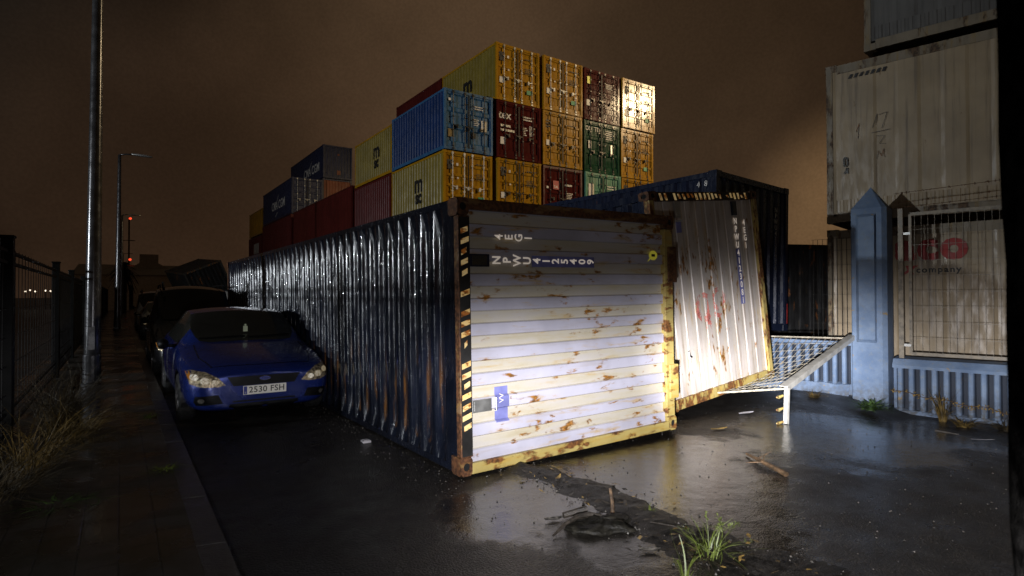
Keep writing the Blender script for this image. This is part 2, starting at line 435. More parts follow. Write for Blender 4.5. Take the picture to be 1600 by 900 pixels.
M['deadleaf'] = plain('dead_leaf', (.26, .17, .05), .5, var=.4, scale=30)
M['paper'] = plain('pale_litter', (.45, .44, .46), .4)
M['palm'] = plain('palm_foliage', (.010, .012, .008), .7, var=.5)
M['far_white'] = plain('far_white_wall', (.70, .66, .58), .8)
M['far_grey'] = plain('far_grey_wall', (.42, .40, .36), .8)
M['far_dark'] = plain('far_dark_wall', (.008, .008, .008), .8)
M['tyre'] = plain('tyre_rubber', (.010, .010, .010), .7, bump=.3, scale=20)
M['rim'] = plain('alloy_rim', (.35, .35, .36), .3, .8)
M['trim'] = plain('black_plastic', (.004, .004, .0045), .5, spec=.2)
M['chrome'] = plain('chrome', (.6, .6, .62), .12, 1.0)
M['lamp_glass'] = plain('clear_lens', (.42, .34, .22), .12, .5, bump=.4, scale=28, var=.5)
M['reflector'] = plain('lamp_reflector', (.95, .85, .65), .22, .6, bump=.6, scale=40, emit=.15, ecol=(1, .8, .45), var=.7)  # unlit lamp; warm glow imitates light bounced back by the reflector
M['fog_glass'] = plain('fog_lamp_glass', (.22, .21, .19), .1, .6, bump=.4, scale=30)
M['amber'] = plain('amber_lens', (.55, .20, .02), .15)
M['red_lens'] = plain('red_lens', (.30, .01, .01), .12, emit=.05, ecol=(1, .05, .04))
M['glass'] = glass_dark('dark_glass', (.020, .021, .019), .03)
M['plate'] = plain('plate_white', (.62, .60, .56), .35, emit=.10, ecol=(1, .95, .85), var=.05)  # faint glow brightens the plate, painted light rather than a lamp
M['plate_blue'] = plain('plate_blue', (.03, .05, .30), .4)
M['blue_car'] = car_paint('blue_car_paint', (.011, .027, .180), .4, .22)
M['black_car'] = car_paint('black_car_paint', (.006, .006, .007))
M['silver_car'] = car_paint('silver_car_paint', (.20, .21, .22))
M['grey_car'] = car_paint('dark_grey_car_paint', (.03, .032, .035))
M['white_car'] = car_paint('white_car_paint', (.5, .5, .5), 0)
M['freshener'] = plain('paper_tag', (.45, .5, .35), .6, emit=.06, ecol=(.8, .9, .6))  # paper brightened by a faint painted-in glow
def glow(name, col, s):
    g = G(name); g.set('Base Color', col); g.set('Emission Color', col); g.set('Emission Strength', s); return g.m
M['glow_red'] = glow('red_beacon_glow', (1, .08, .03), 1.3)
M['glow_white'] = glow('white_lamp_glow', (1, .85, .65), 2.2)
M['glow_warm'] = glow('warm_lamp_glow', (1, .45, .12), 1.2)
def spray(col):
    g = G('red_spray_paint'); c = g.coord(False)
    g.set('Base Color', col); g.set('Roughness', .6)
    tr = g.nt.nodes.new('ShaderNodeBsdfTransparent'); mx = g.nt.nodes.new('ShaderNodeMixShader')
    a = g.ramp(g.noise(g.scale(c, (1, 1, .6)), 22, 4, .7), .36, .60, .08, .72)
    g.L(a, mx.inputs[0]); g.L(tr.outputs[0], mx.inputs[1]); g.L(g.b.outputs[0], mx.inputs[2]); g.L(mx.outputs[0], g.out.inputs[0])
    return g.m
M['spray'] = spray((.80, .27, .22))

# ------------------------------------------------------------------- camera
cam = bpy.data.cameras.new('camera'); co = bpy.data.objects.new('camera', cam); COL.objects.link(co); SC.camera = co
F = 907.96; yaw, pitch, roll, CH = .5508, .0132, .002, 1.6369
fw = Vector((math.sin(yaw) * math.cos(pitch), math.cos(yaw) * math.cos(pitch), math.sin(pitch)))
rt = Vector((math.cos(yaw), -math.sin(yaw), 0)); up = rt.cross(fw)
r2 = rt * math.cos(roll) - up * math.sin(roll); u2 = rt * math.sin(roll) + up * math.cos(roll)
co.matrix_world = Matrix((r2, u2, -fw)).transposed().to_4x4(); co.location = (0, 0, CH)
cam.sensor_width = 36; cam.lens = 36 * F / 1600; cam.clip_end = 2000; cam.clip_start = .05
cam.dof.use_dof = True; cam.dof.focus_distance = 7.5; cam.dof.aperture_fstop = 3.2
SC.view_settings.view_transform = 'Standard'; SC.view_settings.look = 'None'; SC.view_settings.exposure = 0; SC.view_settings.gamma = 1
try:
    SC.cycles.use_denoising = True; SC.cycles.max_bounces = 6; SC.cycles.sample_clamp_indirect = 3; SC.cycles.caustics_reflective = False
except Exception: pass

# --------------------------------------------------------------- night sky
def world():
    w = bpy.data.worlds.new('World'); SC.world = w; w.use_nodes = True; nt = w.node_tree; nt.nodes.clear()
    out = nt.nodes.new('ShaderNodeOutputWorld'); bg = nt.nodes.new('ShaderNodeBackground'); nt.links.new(bg.outputs[0], out.inputs[0])
    tc = nt.nodes.new('ShaderNodeTexCoord'); nrm = nt.nodes.new('ShaderNodeVectorMath'); nrm.operation = 'NORMALIZE'
    nt.links.new(tc.outputs['Generated'], nrm.inputs[0]); v = nrm.outputs[0]
    def mth(op, a, b=None):
        n = nt.nodes.new('ShaderNodeMath'); n.operation = op
        for i, q in enumerate((a, b)):
            if q is None: continue
            if isinstance(q, (int, float)): n.inputs[i].default_value = q
            else: nt.links.new(q, n.inputs[i])
        return n.outputs[0]
    def ramp(f, a, b, c0=0, c1=1):
        n = nt.nodes.new('ShaderNodeMapRange'); n.interpolation_type = 'SMOOTHSTEP'
        for i, q in enumerate((a, b, c0, c1)): n.inputs[i + 1].default_value = q
        nt.links.new(f, n.inputs[0]); return n.outputs[0]
    def mix(f, a, b, mode='MIX'):
        n = nt.nodes.new('ShaderNodeMix'); n.data_type = 'RGBA'; n.blend_type = mode
        for inp, q in ((n.inputs[0], f), (n.inputs[6], a), (n.inputs[7], b)):
            if isinstance(q, (int, float)): inp.default_value = q
            elif isinstance(q, tuple): inp.default_value = q + (1,)
            else: nt.links.new(q, inp)
        return n.outputs[2]
    sp = nt.nodes.new('ShaderNodeSeparateXYZ'); nt.links.new(v, sp.inputs[0]); z = sp.outputs[2]
    def dot(d):
        n = nt.nodes.new('ShaderNodeVectorMath'); n.operation = 'DOT_PRODUCT'; nt.links.new(v, n.inputs[0]); n.inputs[1].default_value = Vector(d).normalized(); return n.outputs['Value']
    base = mix(ramp(z, .0, .30), (.044, .0225, .0120), (.0225, .0128, .0070))
    base = mix(ramp(z, .26, .75), base, (.0125, .0085, .0050))
    # the left is greyer and darker
    lf = ramp(dot((-.62, .70, .35)), .55, .98)
    base = mix(lf, base, (.0062, .0055, .0046))
    g1 = ramp(dot((.52, .78, .30)), .84, 1.0, 0, .66)          # lit haze behind the container stack
    base = mix(g1, base, (.080, .047, .025))
    g2 = ramp(dot((.90, .42, .07)), .970, 1.0, 0, .62)          # glow low behind the yard
    base = mix(g2, base, (.27, .155, .070))
    g3 = ramp(dot((.10, .99, .06)), .90, 1.0, 0, .5)
    base = mix(g3, base, (.052, .028, .015))
    nz = nt.nodes.new('ShaderNodeTexNoise'); nz.inputs['Scale'].default_value = 2.1; nz.inputs['Detail'].default_value = 5; nt.links.new(v, nz.inputs['Vector'])
    cl = ramp(nz.outputs[0], .34, .68, .70, 1.38)
    cm = nt.nodes.new('ShaderNodeVectorMath'); cm.operation = 'SCALE'; nt.links.new(base, cm.inputs[0]); nt.links.new(cl, cm.inputs['Scale'])
    grn = nt.nodes.new('ShaderNodeTexNoise'); grn.inputs['Scale'].default_value = 260; grn.inputs['Detail'].default_value = 2; nt.links.new(v, grn.inputs['Vector'])
    c2 = nt.nodes.new('ShaderNodeVectorMath'); c2.operation = 'SCALE'; nt.links.new(cm.outputs[0], c2.inputs[0]); nt.links.new(ramp(grn.outputs[0], .25, .75, .93, 1.07), c2.inputs['Scale'])
    nt.links.new(c2.outputs[0], bg.inputs[0]); bg.inputs[1].default_value = .90
world()

# ------------------------------------------------------------------- lights
def spot(name, loc, target, power, col, size=.3, cone=70, blend=.6):
    l = bpy.data.lights.new(name, 'SPOT'); o = bpy.data.objects.new(name, l); COL.objects.link(o)
    o.location = loc; o.rotation_euler = (Vector(target) - Vector(loc)).to_track_quat('-Z', 'Y').to_euler()
    l.energy = power; l.color = col; l.shadow_soft_size = size; l.spot_size = R(cone); l.spot_blend = blend
    return o
def headlamp(loc, power, col, az, size=.07):
    """a dipped headlamp: an even beam under a soft horizontal cut-off, brightest along its axis"""
    l = bpy.data.lights.new('car_headlamp', 'POINT'); o = bpy.data.objects.new('car_headlamp', l); COL.objects.link(o)
    o.location = loc; l.energy = power; l.color = col; l.shadow_soft_size = size
    l.use_nodes = True; nt = l.node_tree; em = [n for n in nt.nodes if n.type == 'EMISSION'][0]
    ge = nt.nodes.new('ShaderNodeNewGeometry'); 
    neg = nt.nodes.new('ShaderNodeVectorMath'); neg.operation = 'SCALE'; neg.inputs['Scale'].default_value = BEAM_SIGN; nt.links.new(ge.outputs['Incoming'], neg.inputs[0])
    v = neg.outputs[0]
    sp = nt.nodes.new('ShaderNodeSeparateXYZ'); nt.links.new(v, sp.inputs[0])
    def ramp(f, a, b, c0=0, c1=1):
        n = nt.nodes.new('ShaderNodeMapRange'); n.interpolation_type = 'SMOOTHSTEP'
        for i, q in enumerate((a, b, c0, c1)): n.inputs[i + 1].default_value = q
        nt.links.new(f, n.inputs[0]); return n.outputs[0]
    def mul(a, b):
        n = nt.nodes.new('ShaderNodeMath'); n.operation = 'MULTIPLY'; nt.links.new(a, n.inputs[0]); nt.links.new(b, n.inputs[1]); return n.outputs[0]
    d = nt.nodes.new('ShaderNodeVectorMath'); d.operation = 'DOT_PRODUCT'; nt.links.new(v, d.inputs[0]); d.inputs[1].default_value = (math.sin(az), math.cos(az), -.03)
    side = ramp(d.outputs['Value'], .70, 1.0, .15, 1)
    hot = ramp(d.outputs['Value'], .979, .9998, 0, 2.3)
    ad = nt.nodes.new('ShaderNodeMath'); ad.operation = 'ADD'; nt.links.new(side, ad.inputs[0]); nt.links.new(hot, ad.inputs[1]); side = ad.outputs[0]
    top = ramp(sp.outputs[2], BEAM_TOP[1], BEAM_TOP[0], .085, 1)
    pw = nt.nodes.new('ShaderNodeMath'); pw.operation = 'POWER'; nt.links.new(top, pw.inputs[0]); pw.inputs[1].default_value = 1.5; top = pw.outputs[0]
    low = ramp(sp.outputs[2], -.40, -.07, .22, 1)
    nt.links.new(mul(mul(side, top), low), em.inputs['Strength'])
    return o
BEAM_TOP = (-.09, .13); BEAM_SIGN = 1.0
headlamp((-.10, .10, 1.20), 3700, (.97, .96, 1.0), R(55.5))
spot('yard_floodlight', (41.7, 6.3, 20.3), (17, 22, 9), 24000, (1.0, .74, .42), .45, 62, .7)
spot('road_floodlight', (-27, 8.5, 5.0), (1.5, 21, 3.6), 19000, (.88, .94, 1.0), .35, 84, 1.0)

# ------------------------------------------------------------------- ground
def gz(x, y):
    """height of the road: a gutter falls away along the right wall"""
    def ss(a, b, t):
        t = max(0, min(1, (t - a) / (b - a))); return t * t * (3 - 2 * t)
    return -.20 * ss(7.2, 9.3, x) * ss(5.4, 4.3, y)
mb = MB()
xs = [-400, -120, -40, -12, -4] + [-2 + i * .4 for i in range(0, 36)] + [14, 20, 40, 120, 400, 900]
ys = [-200, -60, -20, -6] + [-2 + i * .4 for i in range(0, 26)] + [9, 12, 20, 60, 200, 600, 900]
mb.sheet(xs, ys, lambda x, y: (x, y, gz(x, y)))
tag(mb.build('ground', M['asphalt'], smooth=True), kind='structure')
KX = lambda y: .55 - .042 * y
FX = lambda y: -1.0 - .042 * y
mb = MB()
ys = [-3, 0, 3, 6, 9, 12, 16, 20, 30, 45, 70, 110, 160]
mb.sheet([0, 1], ys, lambda t, y: ((KX(y) - .16) if t else FX(y) - .5, y, .125))
tag(mb.build('pavement', M['paving']), kind='structure')
mb = MB()
y = -3.0
while y < 120:
    l = 1.0 if y < 40 else 6.0
    a, b = y + .006, y + l - .006
    mb.poly([(KX(a) - .16, a, .13), (KX(a), a, .12), (KX(b), b, .12), (KX(b) - .16, b, .13)])
    mb.poly([(KX(a), a, .12), (KX(a) + .015, a, -.01), (KX(b) + .015, b, -.01), (KX(b), b, .12)])
    mb.poly([(KX(a) - .16, a, .0), (KX(a) - .16, a, .13), (KX(b) - .16, b, .13), (KX(b) - .16, b, 0)])
    mb.poly([(KX(a) - .16, a, 0), (KX(a), a, 0), (KX(a), a, .12), (KX(a) - .16, a, .13)])
    y += l
tag(mb.build('kerb', M['kerb']), kind='structure')

# --------------------------------------------------------------- containers
def casting(mb, W, L, H, i, j, k):
    """corner casting with an oval hole recessed in its end and side faces"""
    dx, dy, dz = .162, .178, .118
    x0 = -.004 if i == 0 else W - dx + .004; y0 = -.006 if j == 0 else L - dy + .006; z0 = -.004 if k == 0 else H - dz + .006
    x1, y1, z1 = x0 + dx, y0 + dy, z0 + dz
    mb.box((x0 + .02, y0 + .02, z0 + .001), (x1 - .001 if i == 0 else x1 - .02, y1 - .001 if j == 0 else y1 - .02, z1 - .001))
    # plates with holes
    def ring(c, u, v, hu, hv, ru, rv):
        n = 16; rim = []; hole = []
        for q in range(n):
            t = 2 * PI * (q + .5) / n; cu, sv = math.cos(t), math.sin(t)
            m = max(abs(cu), abs(sv)); rim.append(c + u * (hu * cu / m) + v * (hv * sv / m)); hole.append(c + u * (ru * cu) + v * (rv * sv))
        for q in range(n):
            r = (q + 1) % n; mb.poly([rim[q], rim[r], hole[r], hole[q]])
        mb.poly([h + u.cross(v) * -.012 for h in hole], 1)
        for q in range(n):
            r = (q + 1) % n; nn = u.cross(v) * -.018
            mb.poly([hole[q], hole[r], hole[r] + nn, hole[q] + nn])
    sy = -1 if j == 0 else 1; sx = -1 if i == 0 else 1; sz = -1 if k == 0 else 1
    ring(Vector(((x0 + x1) / 2, y0 if j == 0 else y1, (z0 + z1) / 2)), Vector((-sy, 0, 0)), Vector((0, 0, 1)), dx / 2, dz / 2, .036, .034)
    ring(Vector((x0 if i == 0 else x1, (y0 + y1) / 2, (z0 + z1) / 2)), Vector((0, sx, 0)), Vector((0, 0, 1)), dy / 2, dz / 2, .045, .03)
    ring(Vector(((x0 + x1) / 2, (y0 + y1) / 2, z0 if k == 0 else z1)), Vector((1, 0, 0)), Vector((0, sz, 0)), dx / 2, dy / 2, .036, .05)

_gc = {}
def geo(key, fn):
    if key not in _gc: _gc[key] = fn()
    return _gc[key]
def frame_mesh(W, L, H, castings, rail=.10, low=.15):
    def f():
        mb = MB(); p = .10
        for x in (0, W - p):
            for y in (0, L - p): mb.box((x, y, .112), (x + p, y + p, H - .112))
        for x in (0.004, W - .064):
            mb.box((x, .17, H - rail), (x + .06, L - .17, H - .01)); mb.box((x, .17, .01), (x + .06, L - .17, low))
        for y in (.006, L - .086):
            mb.box((.158, y, H - .112), (W - .158, y + .08, H - .004)); mb.box((.158, y, .006), (W - .158, y + .08, .14))
        if castings:
            for i in (0, 1):
                for j in (0, 1):
                    for k in (0, 1):
                        x = -.004 if i == 0 else W - .158; y = -.006 if j == 0 else L - .172; z = -.004 if k == 0 else H - .112
                        mb.box((x, y, z), (x + .162, y + .178, z + .118))
        return mb.mesh('frame')
    return geo(('frame', W, L, H, castings), f)
def side_mesh(W, L, H, left, pitch=.278, depth=.036):
    def f():
        mb = MB(); c = corrugation(L - .2, pitch, depth)
        fx = (lambda d: .012 + d) if left else (lambda d: W - .012 - d)
        mb.sheet(c, [.13, H - .09], lambda u, z: (fx(u[1]), .10 + u[0], z))
        return mb.mesh('side_panel')
    return geo(('side', W, L, H, left, pitch), f)
def roof_mesh(W, L, H, pitch=.28, depth=.03):
    def f():
        mb = MB(); c = corrugation(L - .5, pitch, depth, .33)
        n = 7
        vs = [.055 + (W - .11) * i / n for i in range(n + 1)]
        mb.sheet(c, vs, lambda u, x: (x, .25 + u[0], H - .012 - u[1]))
        mb.poly([(.16, .05, H - .016), (W - .16, .05, H - .016), (W - .16, .25, H - .012), (.16, .25, H - .012)])
        mb.poly([(.055, .17, H - .014), (.16, .17, H - .014), (.16, .25, H - .012), (.055, .25, H - .012)])
        mb.poly([(W - .16, .17, H - .014), (W - .055, .17, H - .014), (W - .055, .25, H - .012), (W - .16, .25, H - .012)])
        mb.poly([(.055, L - .25, H - .012), (W - .055, L - .25, H - .012), (W - .055, L - .08, H - .016), (.055, L - .08, H - .016)])
        return mb.mesh('roof_panel')
    return geo(('roof', W, L, H), f)
def floor_mesh(W, L, H):
    def f():
        mb = MB(); mb.poly([(.06, .08, .08), (.06, L - .08, .08), (W - .06, L - .08, .08), (W - .06, .08, .08)])
        y = .5
        while y < L - .4: mb.box((.065, y, .02), (W - .065, y + .08, .079)); y += .6
        return mb.mesh('floor')
    return geo(('floor', W, L, H), f)
def end_mesh(W, L, H, near, pitch=.222, depth=.026, flat=.435):
    def f():
        mb = MB(); c = corrugation(W - .2, pitch, depth, flat)
        zs = [.135 + (H - .245) * i / 8 for i in range(9)]
        if near: mb.sheet(c, zs, lambda u, z: (.10 + u[0], .045 + u[1], z))
        else: mb.sheet(c, zs, lambda u, z: (.10 + u[0], L - .045 - u[1], z))
        return mb.mesh('end_panel')
    return geo(('end', W, L, H, near, pitch, depth), f)
def door_mesh(W, H, ribs):
    """one door leaf, hinged side at x=0"""
    def f():
        w = (W - .2) / 2 - .006; z0, z1 = .15, H - .12; mb = MB()
        mb.box((0, .03, z0), (.055, .07, z1)); mb.box((w - .055, .03, z0), (w, .07, z1))
        mb.box((.055, .03, z0), (w - .055, .07, z0 + .06)); mb.box((.055, .03, z1 - .06), (w - .055, .07, z1))
        za, zb = z0 + .06, z1 - .06; pr = []; n = ribs; p = (zb - za) / n
        for i in range(n):
            z = za + i * p
            pr += [(z, .04), (z + p * .18, .04), (z + p * .26, .075), (z + p * .92, .075), (z + p, .04)]
        mb.sheet(pr, [.055, w - .055], lambda q, x: (x, q[1], q[0]))
        for hz in (.25, .4, .6, .8):
            zz = z0 + (z1 - z0) * hz; mb.box((-.02, .015, zz), (.05, .03, zz + .10))
        mb.box((w - .03, .026, z0), (w + .004, .03, z1), 1)
        return mb.mesh('door')
    return geo(('door', W, H, ribs), f)
def rod_mesh(H):
    def f():
        mb = MB(); mb.tube([(0, .0, .04), (0, .0, H - .02)], .019, 8)
        for z in (.16, H * .33, H * .55, H * .78, H - .14): mb.box((-.035, -.022, z), (.035, .032, z + .05))
        for z in (.03, H - .10): mb.box((-.05, -.024, z), (.05, .03, z + .06))
        mb.bar((0, -.03, H * .42), (.22, -.03, H * .40), .02, .035); mb.box((.17, -.035, H * .37), (.24, .03, H * .43))
        return mb.mesh('lock_rod')
    return geo(('rod', H), f)

def container(name, label, loc, mats, W=2.44, L=6.06, H=2.59, rot=(0, 0, 0), front='door', rod='zinc', ribs=5, group=None, back=True, top=None, cat='shipping container'):
    """mats: (frame, sides, near end)"""
    t = empty(name, loc, rot); tag(t, label, cat, group)
    fr, sd, en = [M[m] for m in mats]
    link_mesh(frame_mesh(W, L, H, True), 'frame', fr, t)
    link_mesh(side_mesh(W, L, H, True), 'side_panel', sd, t)
    link_mesh(side_mesh(W, L, H, False), 'side_panel', sd, t)
    link_mesh(roof_mesh(W, L, H), 'roof_panel', M[top] if top else sd, t)
    link_mesh(floor_mesh(W, L, H), 'floor', M['frame_dark'], t)
    link_mesh(end_mesh(W, L, H, False), 'end_panel', sd, t)
    if front == 'plain':
        link_mesh(end_mesh(W, L, H, True, .25, .04, .38), 'end_panel', en, t)
    else:
        w = (W - .2) / 2
        for i in (0, 1):
            mt = Matrix.Translation((.10 if i == 0 else W - .10, 0, 0)) @ (Matrix.Identity(4) if i == 0 else Matrix.Diagonal((-1, 1, 1, 1)))
            d = link_mesh(door_mesh(W, H, ribs), 'door', [en, M['trim']], t, mt)
            for q in (.30, .82):
                link_mesh(rod_mesh(H), 'lock_rod', M[rod], d, Matrix.Translation((w * q, .008, 0)))
    return t

def placards(t, items, mat, name='placard'):
    """flat stickers on the doors: (x, z, w, h)"""
    for x, z, w, h in items:
        mb = MB(); mb.poly([(x, .0255, z), (x + w, .0255, z), (x + w, .0255, z + h), (x, .0255, z + h)]); mb.build(name, mat, t)
def print_lines(t, x, z, rows, mat, w=.42, h=.035, seed=0):
    rr = random.Random(seed); mb = MB()
    for i in range(rows):
        zz = z - i * h * 2.0; xx = x
        while xx < x + w * rr.uniform(.6, 1):
            q = rr.uniform(.03, .11); mb.poly([(xx, .0262, zz), (xx + q, .0262, zz), (xx + q, .0262, zz + h), (xx, .0262, zz + h)]); xx += q + .02
    return mb.build('data_lettering', mat, t)
def msc_front(t, seed, green=True):
    T = lambda x, z: Matrix.Translation((x, .024, z)) @ FRONT
    join_text([('m', .42, .022, T(.34, 2.13)), ('sc', .30, .020, T(.34, 1.92))], 'logo_lettering', M['black_mark'], t)
    placards(t, [(.62, 1.98, .10, .12), (.66, 1.42, .08, .07)], M['white_mark'])
    if seed % 2: placards(t, [(.20, .80, .22, .27)], M['white_mark'])
    if green: placards(t, [(1.72, .52, .34, .20)], M['green_mark'], 'sticker')
    print_lines(t, 1.62, 2.12, 1, M['black_mark'], .6, .05, seed); print_lines(t, 1.62, 1.7, 5, M['black_mark'], .5, .03, seed + 1)
def side_logo(t, txts, mat, y, L, z, size, bold=.02, shear=0):
    join = []
    for i, (s, k, dz) in enumerate(txts):
        join.append((s, size * k, bold * 1.8, Matrix.Translation((.006, y, z + dz)) @ LEFT))
    return join_text(join, 'logo_lettering', mat, t)

SR = .05; SO = Vector((10.439, 22.421, 0)); CW, RH = 2.624, 2.632
SM = Matrix.Rotation(SR, 3, 'Z')
_jr = random.Random(17)
def spos(i, s, z): return SO + SM @ Vector((i * CW + _jr.uniform(-.035, .035), s + _jr.uniform(-.06, .06), z))
SROT = (0, 0, SR)
def stacked(label, i, k, mats, s=0.0, L=5.6, H=2.59, z=None, **kw):
    t = container('shipping_container', label, spos(i, s, (k * RH) if z is None else z), mats, L=L, H=H, rot=SROT, group=kw.pop('group', 'containers stacked in the yard'), **kw)
    return t
YM = ('yellow', 'yellow_side', 'yellow')
# row 5 (top)
t = stacked('yellow container at the top left corner of the five high stack, logo on its side', 1, 4, YM, L=5.2); msc_front(t, 1)
side_logo(t, [('m', 1, 0), ('sc', .72, -.62)], M['black_mark'], 2.6, 5.2, 1.35, 1.15)
t = stacked('yellow container second from left in the top row, beside the shiny maroon one', 2, 4, YM, rod='zinc_pale'); msc_front(t, 3)
t = stacked('shiny maroon container with small yellow framed emblem in the top row', 3, 4, ('maroon', 'maroon', 'maroon'), rod='rod_dark', ribs=8)
placards(t, [(.22, 1.84, .26, .36)], M['yellow_mark'], 'emblem'); 
mb = MB(); mb.poly([(.25, .0258, 1.87), (.45, .0258, 1.87), (.45, .0258, 2.17), (.25, .0258, 2.17)]); mb.poly([(.28, .0266, 1.92), (.34, .0266, 1.92), (.43, .0266, 2.08), (.43, .0266, 2.13), (.36, .0266, 2.13)], 1); mb.build('emblem_panel', [M['black_mark'], M['yellow_mark']], t)
placards(t, [(.17, .72, .26, .30)], M['white_mark']); print_lines(t, 1.5, 2.0, 4, M['white_mark'], .6, .035, 9)
t = stacked('glaring floodlit yellow container at the right end of the top row', 4, 4, ('yellow', 'yellow_side', 'yellow'), rod='rod_dark'); msc_front(t, 6)
placards(t, [(.14, .62, .34, .36)], M['white_mark'])
# row 4
t = stacked('blue container with plain bright blue side and square panelled doors', 0, 3, ('blue_door', 'blue', 'blue_door'), rod='rod_dark', ribs=3)
placards(t, [(.20, .55, .24, .34)], M['deadleaf']); print_lines(t, 1.52, 2.02, 2, M['white_mark'], .62, .05, 2); print_lines(t, 1.5, 1.45, 4, M['white_mark'], .24, .04, 3); placards(t, [(1.85, 1.0, .28, .48)], M['white_mark'], 'data_panel')
placards(t, [(.22, 2.1, .12, .11)], M['white_mark'], 'emblem'); placards(t, [(1.35, .62, .22, .24)], M['black_mark'], 'sticker')
t = stacked('maroon container lettered tex in white, right of the blue one', 1, 3, ('maroon', 'maroon', 'maroon'), rod='rod_dark', ribs=3)
text('tex', .52, M['white_mark'], t, (.42, .024, 1.95), bold=.006)
placards(t, [(.18, .62, .24, .32)], M['white_mark']); print_lines(t, 1.45, 2.0, 2, M['white_mark'], .7, .06, 4); print_lines(t, 1.42, 1.5, 5, M['white_mark'], .22, .04, 5); print_lines(t, 1.8, 1.62, 8, M['white_mark'], .28, .03, 6); print_lines(t, .2, 1.42, 2, M['zinc'], .75, .10, 8)
t = stacked('plain golden yellow container in the middle of the second row from the top', 2, 3, YM, rod='rod_dark')
placards(t, [(.20, .95, .20, .26)], M['white_mark']); print_lines(t, .2, 2.1, 3, M['black_mark'], .3, .07, 12); print_lines(t, 1.5, 2.05, 1, M['black_mark'], .6, .05, 12)
t = stacked('dark green container below the shiny maroon one', 3, 3, ('green', 'green', 'green'), rod='rod_dark', ribs=3)
text('CO  TD', .30, M['white_mark'], t, (.60, .024, 2.2), bold=.004); placards(t, [(.30, 1.20, .20, .40)], M['white_mark']); print_lines(t, 1.5, 2.2, 5, M['white_mark'], .6, .05, 15); placards(t, [(1.85, 1.05, .14, .50)], M['zinc'], 'data_panel')
t = stacked('yellow container at the right end of the second row from the top', 4, 3, YM, rod='rod_dark'); msc_front(t, 7)
# row 3
t = stacked('yellow container with large black logo on its side, below the bright blue one', 0, 2, YM, rod='zinc_pale'); msc_front(t, 2)
side_logo(t, [('m', 1, 0), ('sc', .72, -.62)], M['black_mark'], 2.5, 5.6, 1.50, 1.15)
t = stacked('yellow container directly under the maroon one lettered tex', 1, 2, YM, rod='rod_dark'); msc_front(t, 5, False)
t = stacked('dark red container with a small red sticker on its door', 2, 2, ('dark_red', 'dark_red', 'maroon'), rod='rod_dark', ribs=4)
placards(t, [(.62, 1.5, .36, .42)], M['red_sticker'], 'sticker'); text('TAL', .17, M['white_mark'], t, (.80, .0245, 1.62), bold=.004)
print_lines(t, 1.35, 1.72, 1, M['white_mark'], .75, .09, 21); print_lines(t, 1.4, 1.35, 6, M['white_mark'], .5, .04, 22); placards(t, [(.22, 1.52, .12, .10), (.20, .5, .2, .2)], M['white_mark'])
t = stacked('pale green container half hidden below the dark green one', 3, 2, ('mint', 'mint', 'mint'), rod='rod_dark', ribs=3)
placards(t, [(.22, 1.30, .36, .72)], M['white_mark']); print_lines(t, .22, 1.02, 1, M['white_mark'], .8, .09, 25); print_lines(t, 1.5, 1.95, 2, M['white_mark'], .6, .06, 26)
t = stacked('yellow container lowest seen at the right end, cut by the navy container roof', 4, 2, YM, rod='rod_dark'); msc_front(t, 9, False)
for i in range(5):
    for k in (0, 1):
        stacked('dull steel container low in the tall stack, hidden behind the fallen containers', i, k, ('frame_dark', 'maroon', 'maroon'), rod='rod_dark', group='containers at the foot of the stacks')
# bays further back
t = stacked('maroon container whose roof edge shows above the bright blue one', 1, 4, ('maroon', 'maroon', 'maroon'), s=5.3, L=5.9)
t = stacked('yellow container with black logo, left of the bright blue one', 0, 3, YM, s=5.75, L=5.4, H=2.45); side_logo(t, [('m', 1, 0), ('sc', .72, -.62)], M['black_mark'], 2.1, 5.4, 1.50, 1.15)
stacked('dark red container below the yellow one beyond the bright blue one', 0, 2, ('dark_red', 'dark_red', 'dark_red'), s=5.75, L=5.4)
stacked('long dark red container in the lower row left of the far yellow one', 0, 2, ('maroon', 'maroon', 'maroon'), s=11.65, L=13.4, H=2.9)
def cma(t, y, z, sz):
    join_text([('CMA CGM', sz * .82, .012, Matrix.Translation((.006, y, z)) @ LEFT)], 'logo_lettering', M['white_mark'], t)
    mb = MB()
    for a, b, q in ((.2, .95, 1), (-.55, -1.0, -1)):
        pts = []
        for i in range(7):
            u = i / 6; pts.append((.006, y + .5 - q * (u - .3) * 1.0, z + a + (b - a) * u * .9))
        for i in range(6):
            p, r = pts[i], pts[i + 1]; w = .10 * math.sin(PI * (i + .5) / 6) + .03
            mb.poly([(p[0], p[1], p[2]), (r[0], r[1], r[2]), (r[0], r[1] - w, r[2]), (p[0], p[1] - w, p[2])])
    mb.build('logo_swoosh', M['white_mark'], t)
t = stacked('navy container with white lettering, highest at the left of the yard, end facing the road', 1, 4, ('navy_cma', 'navy_cma', 'navy_cma'), s=26.3, z=11.42, L=10.6, H=2.75, front='plain'); cma(t, 3.5, 1.1, 1.25)
placards(t, [(1.2, 1.95, .16, .16), (1.15, .35, .3, .36)], M['orange'], 'sticker')
t = stacked('navy corrugated container with an orange door end under the highest navy one', 1, 3, ('navy_cma', 'navy_cma', 'orange'), s=26.3, z=8.65, L=10.6, H=2.7, front='plain')
t = stacked('navy container with white lettering above a red one, far left of the yard', 0, 3, ('navy_cma', 'navy_cma', 'navy_cma'), s=25.9, z=8.2, L=10.6, H=2.9); cma(t, 4.6, 1.25, 1.25)
t = stacked('red container under the far navy one with white lettering', 0, 2, ('dark_red', 'dark_red', 'dark_red'), s=25.9, z=5.25, L=10.6, H=2.9)
t = stacked('yellow container farthest back in the row of stacks', 0, 3, ('yellow', 'yellow', 'yellow'), s=36.9, z=7.6, L=6.2, H=2.4)
t = stacked('dark red container farthest back with white lettering blocks', 0, 2, ('dark_red', 'dark_red', 'dark_red'), s=36.9, z=4.9, L=6.2, H=2.6)
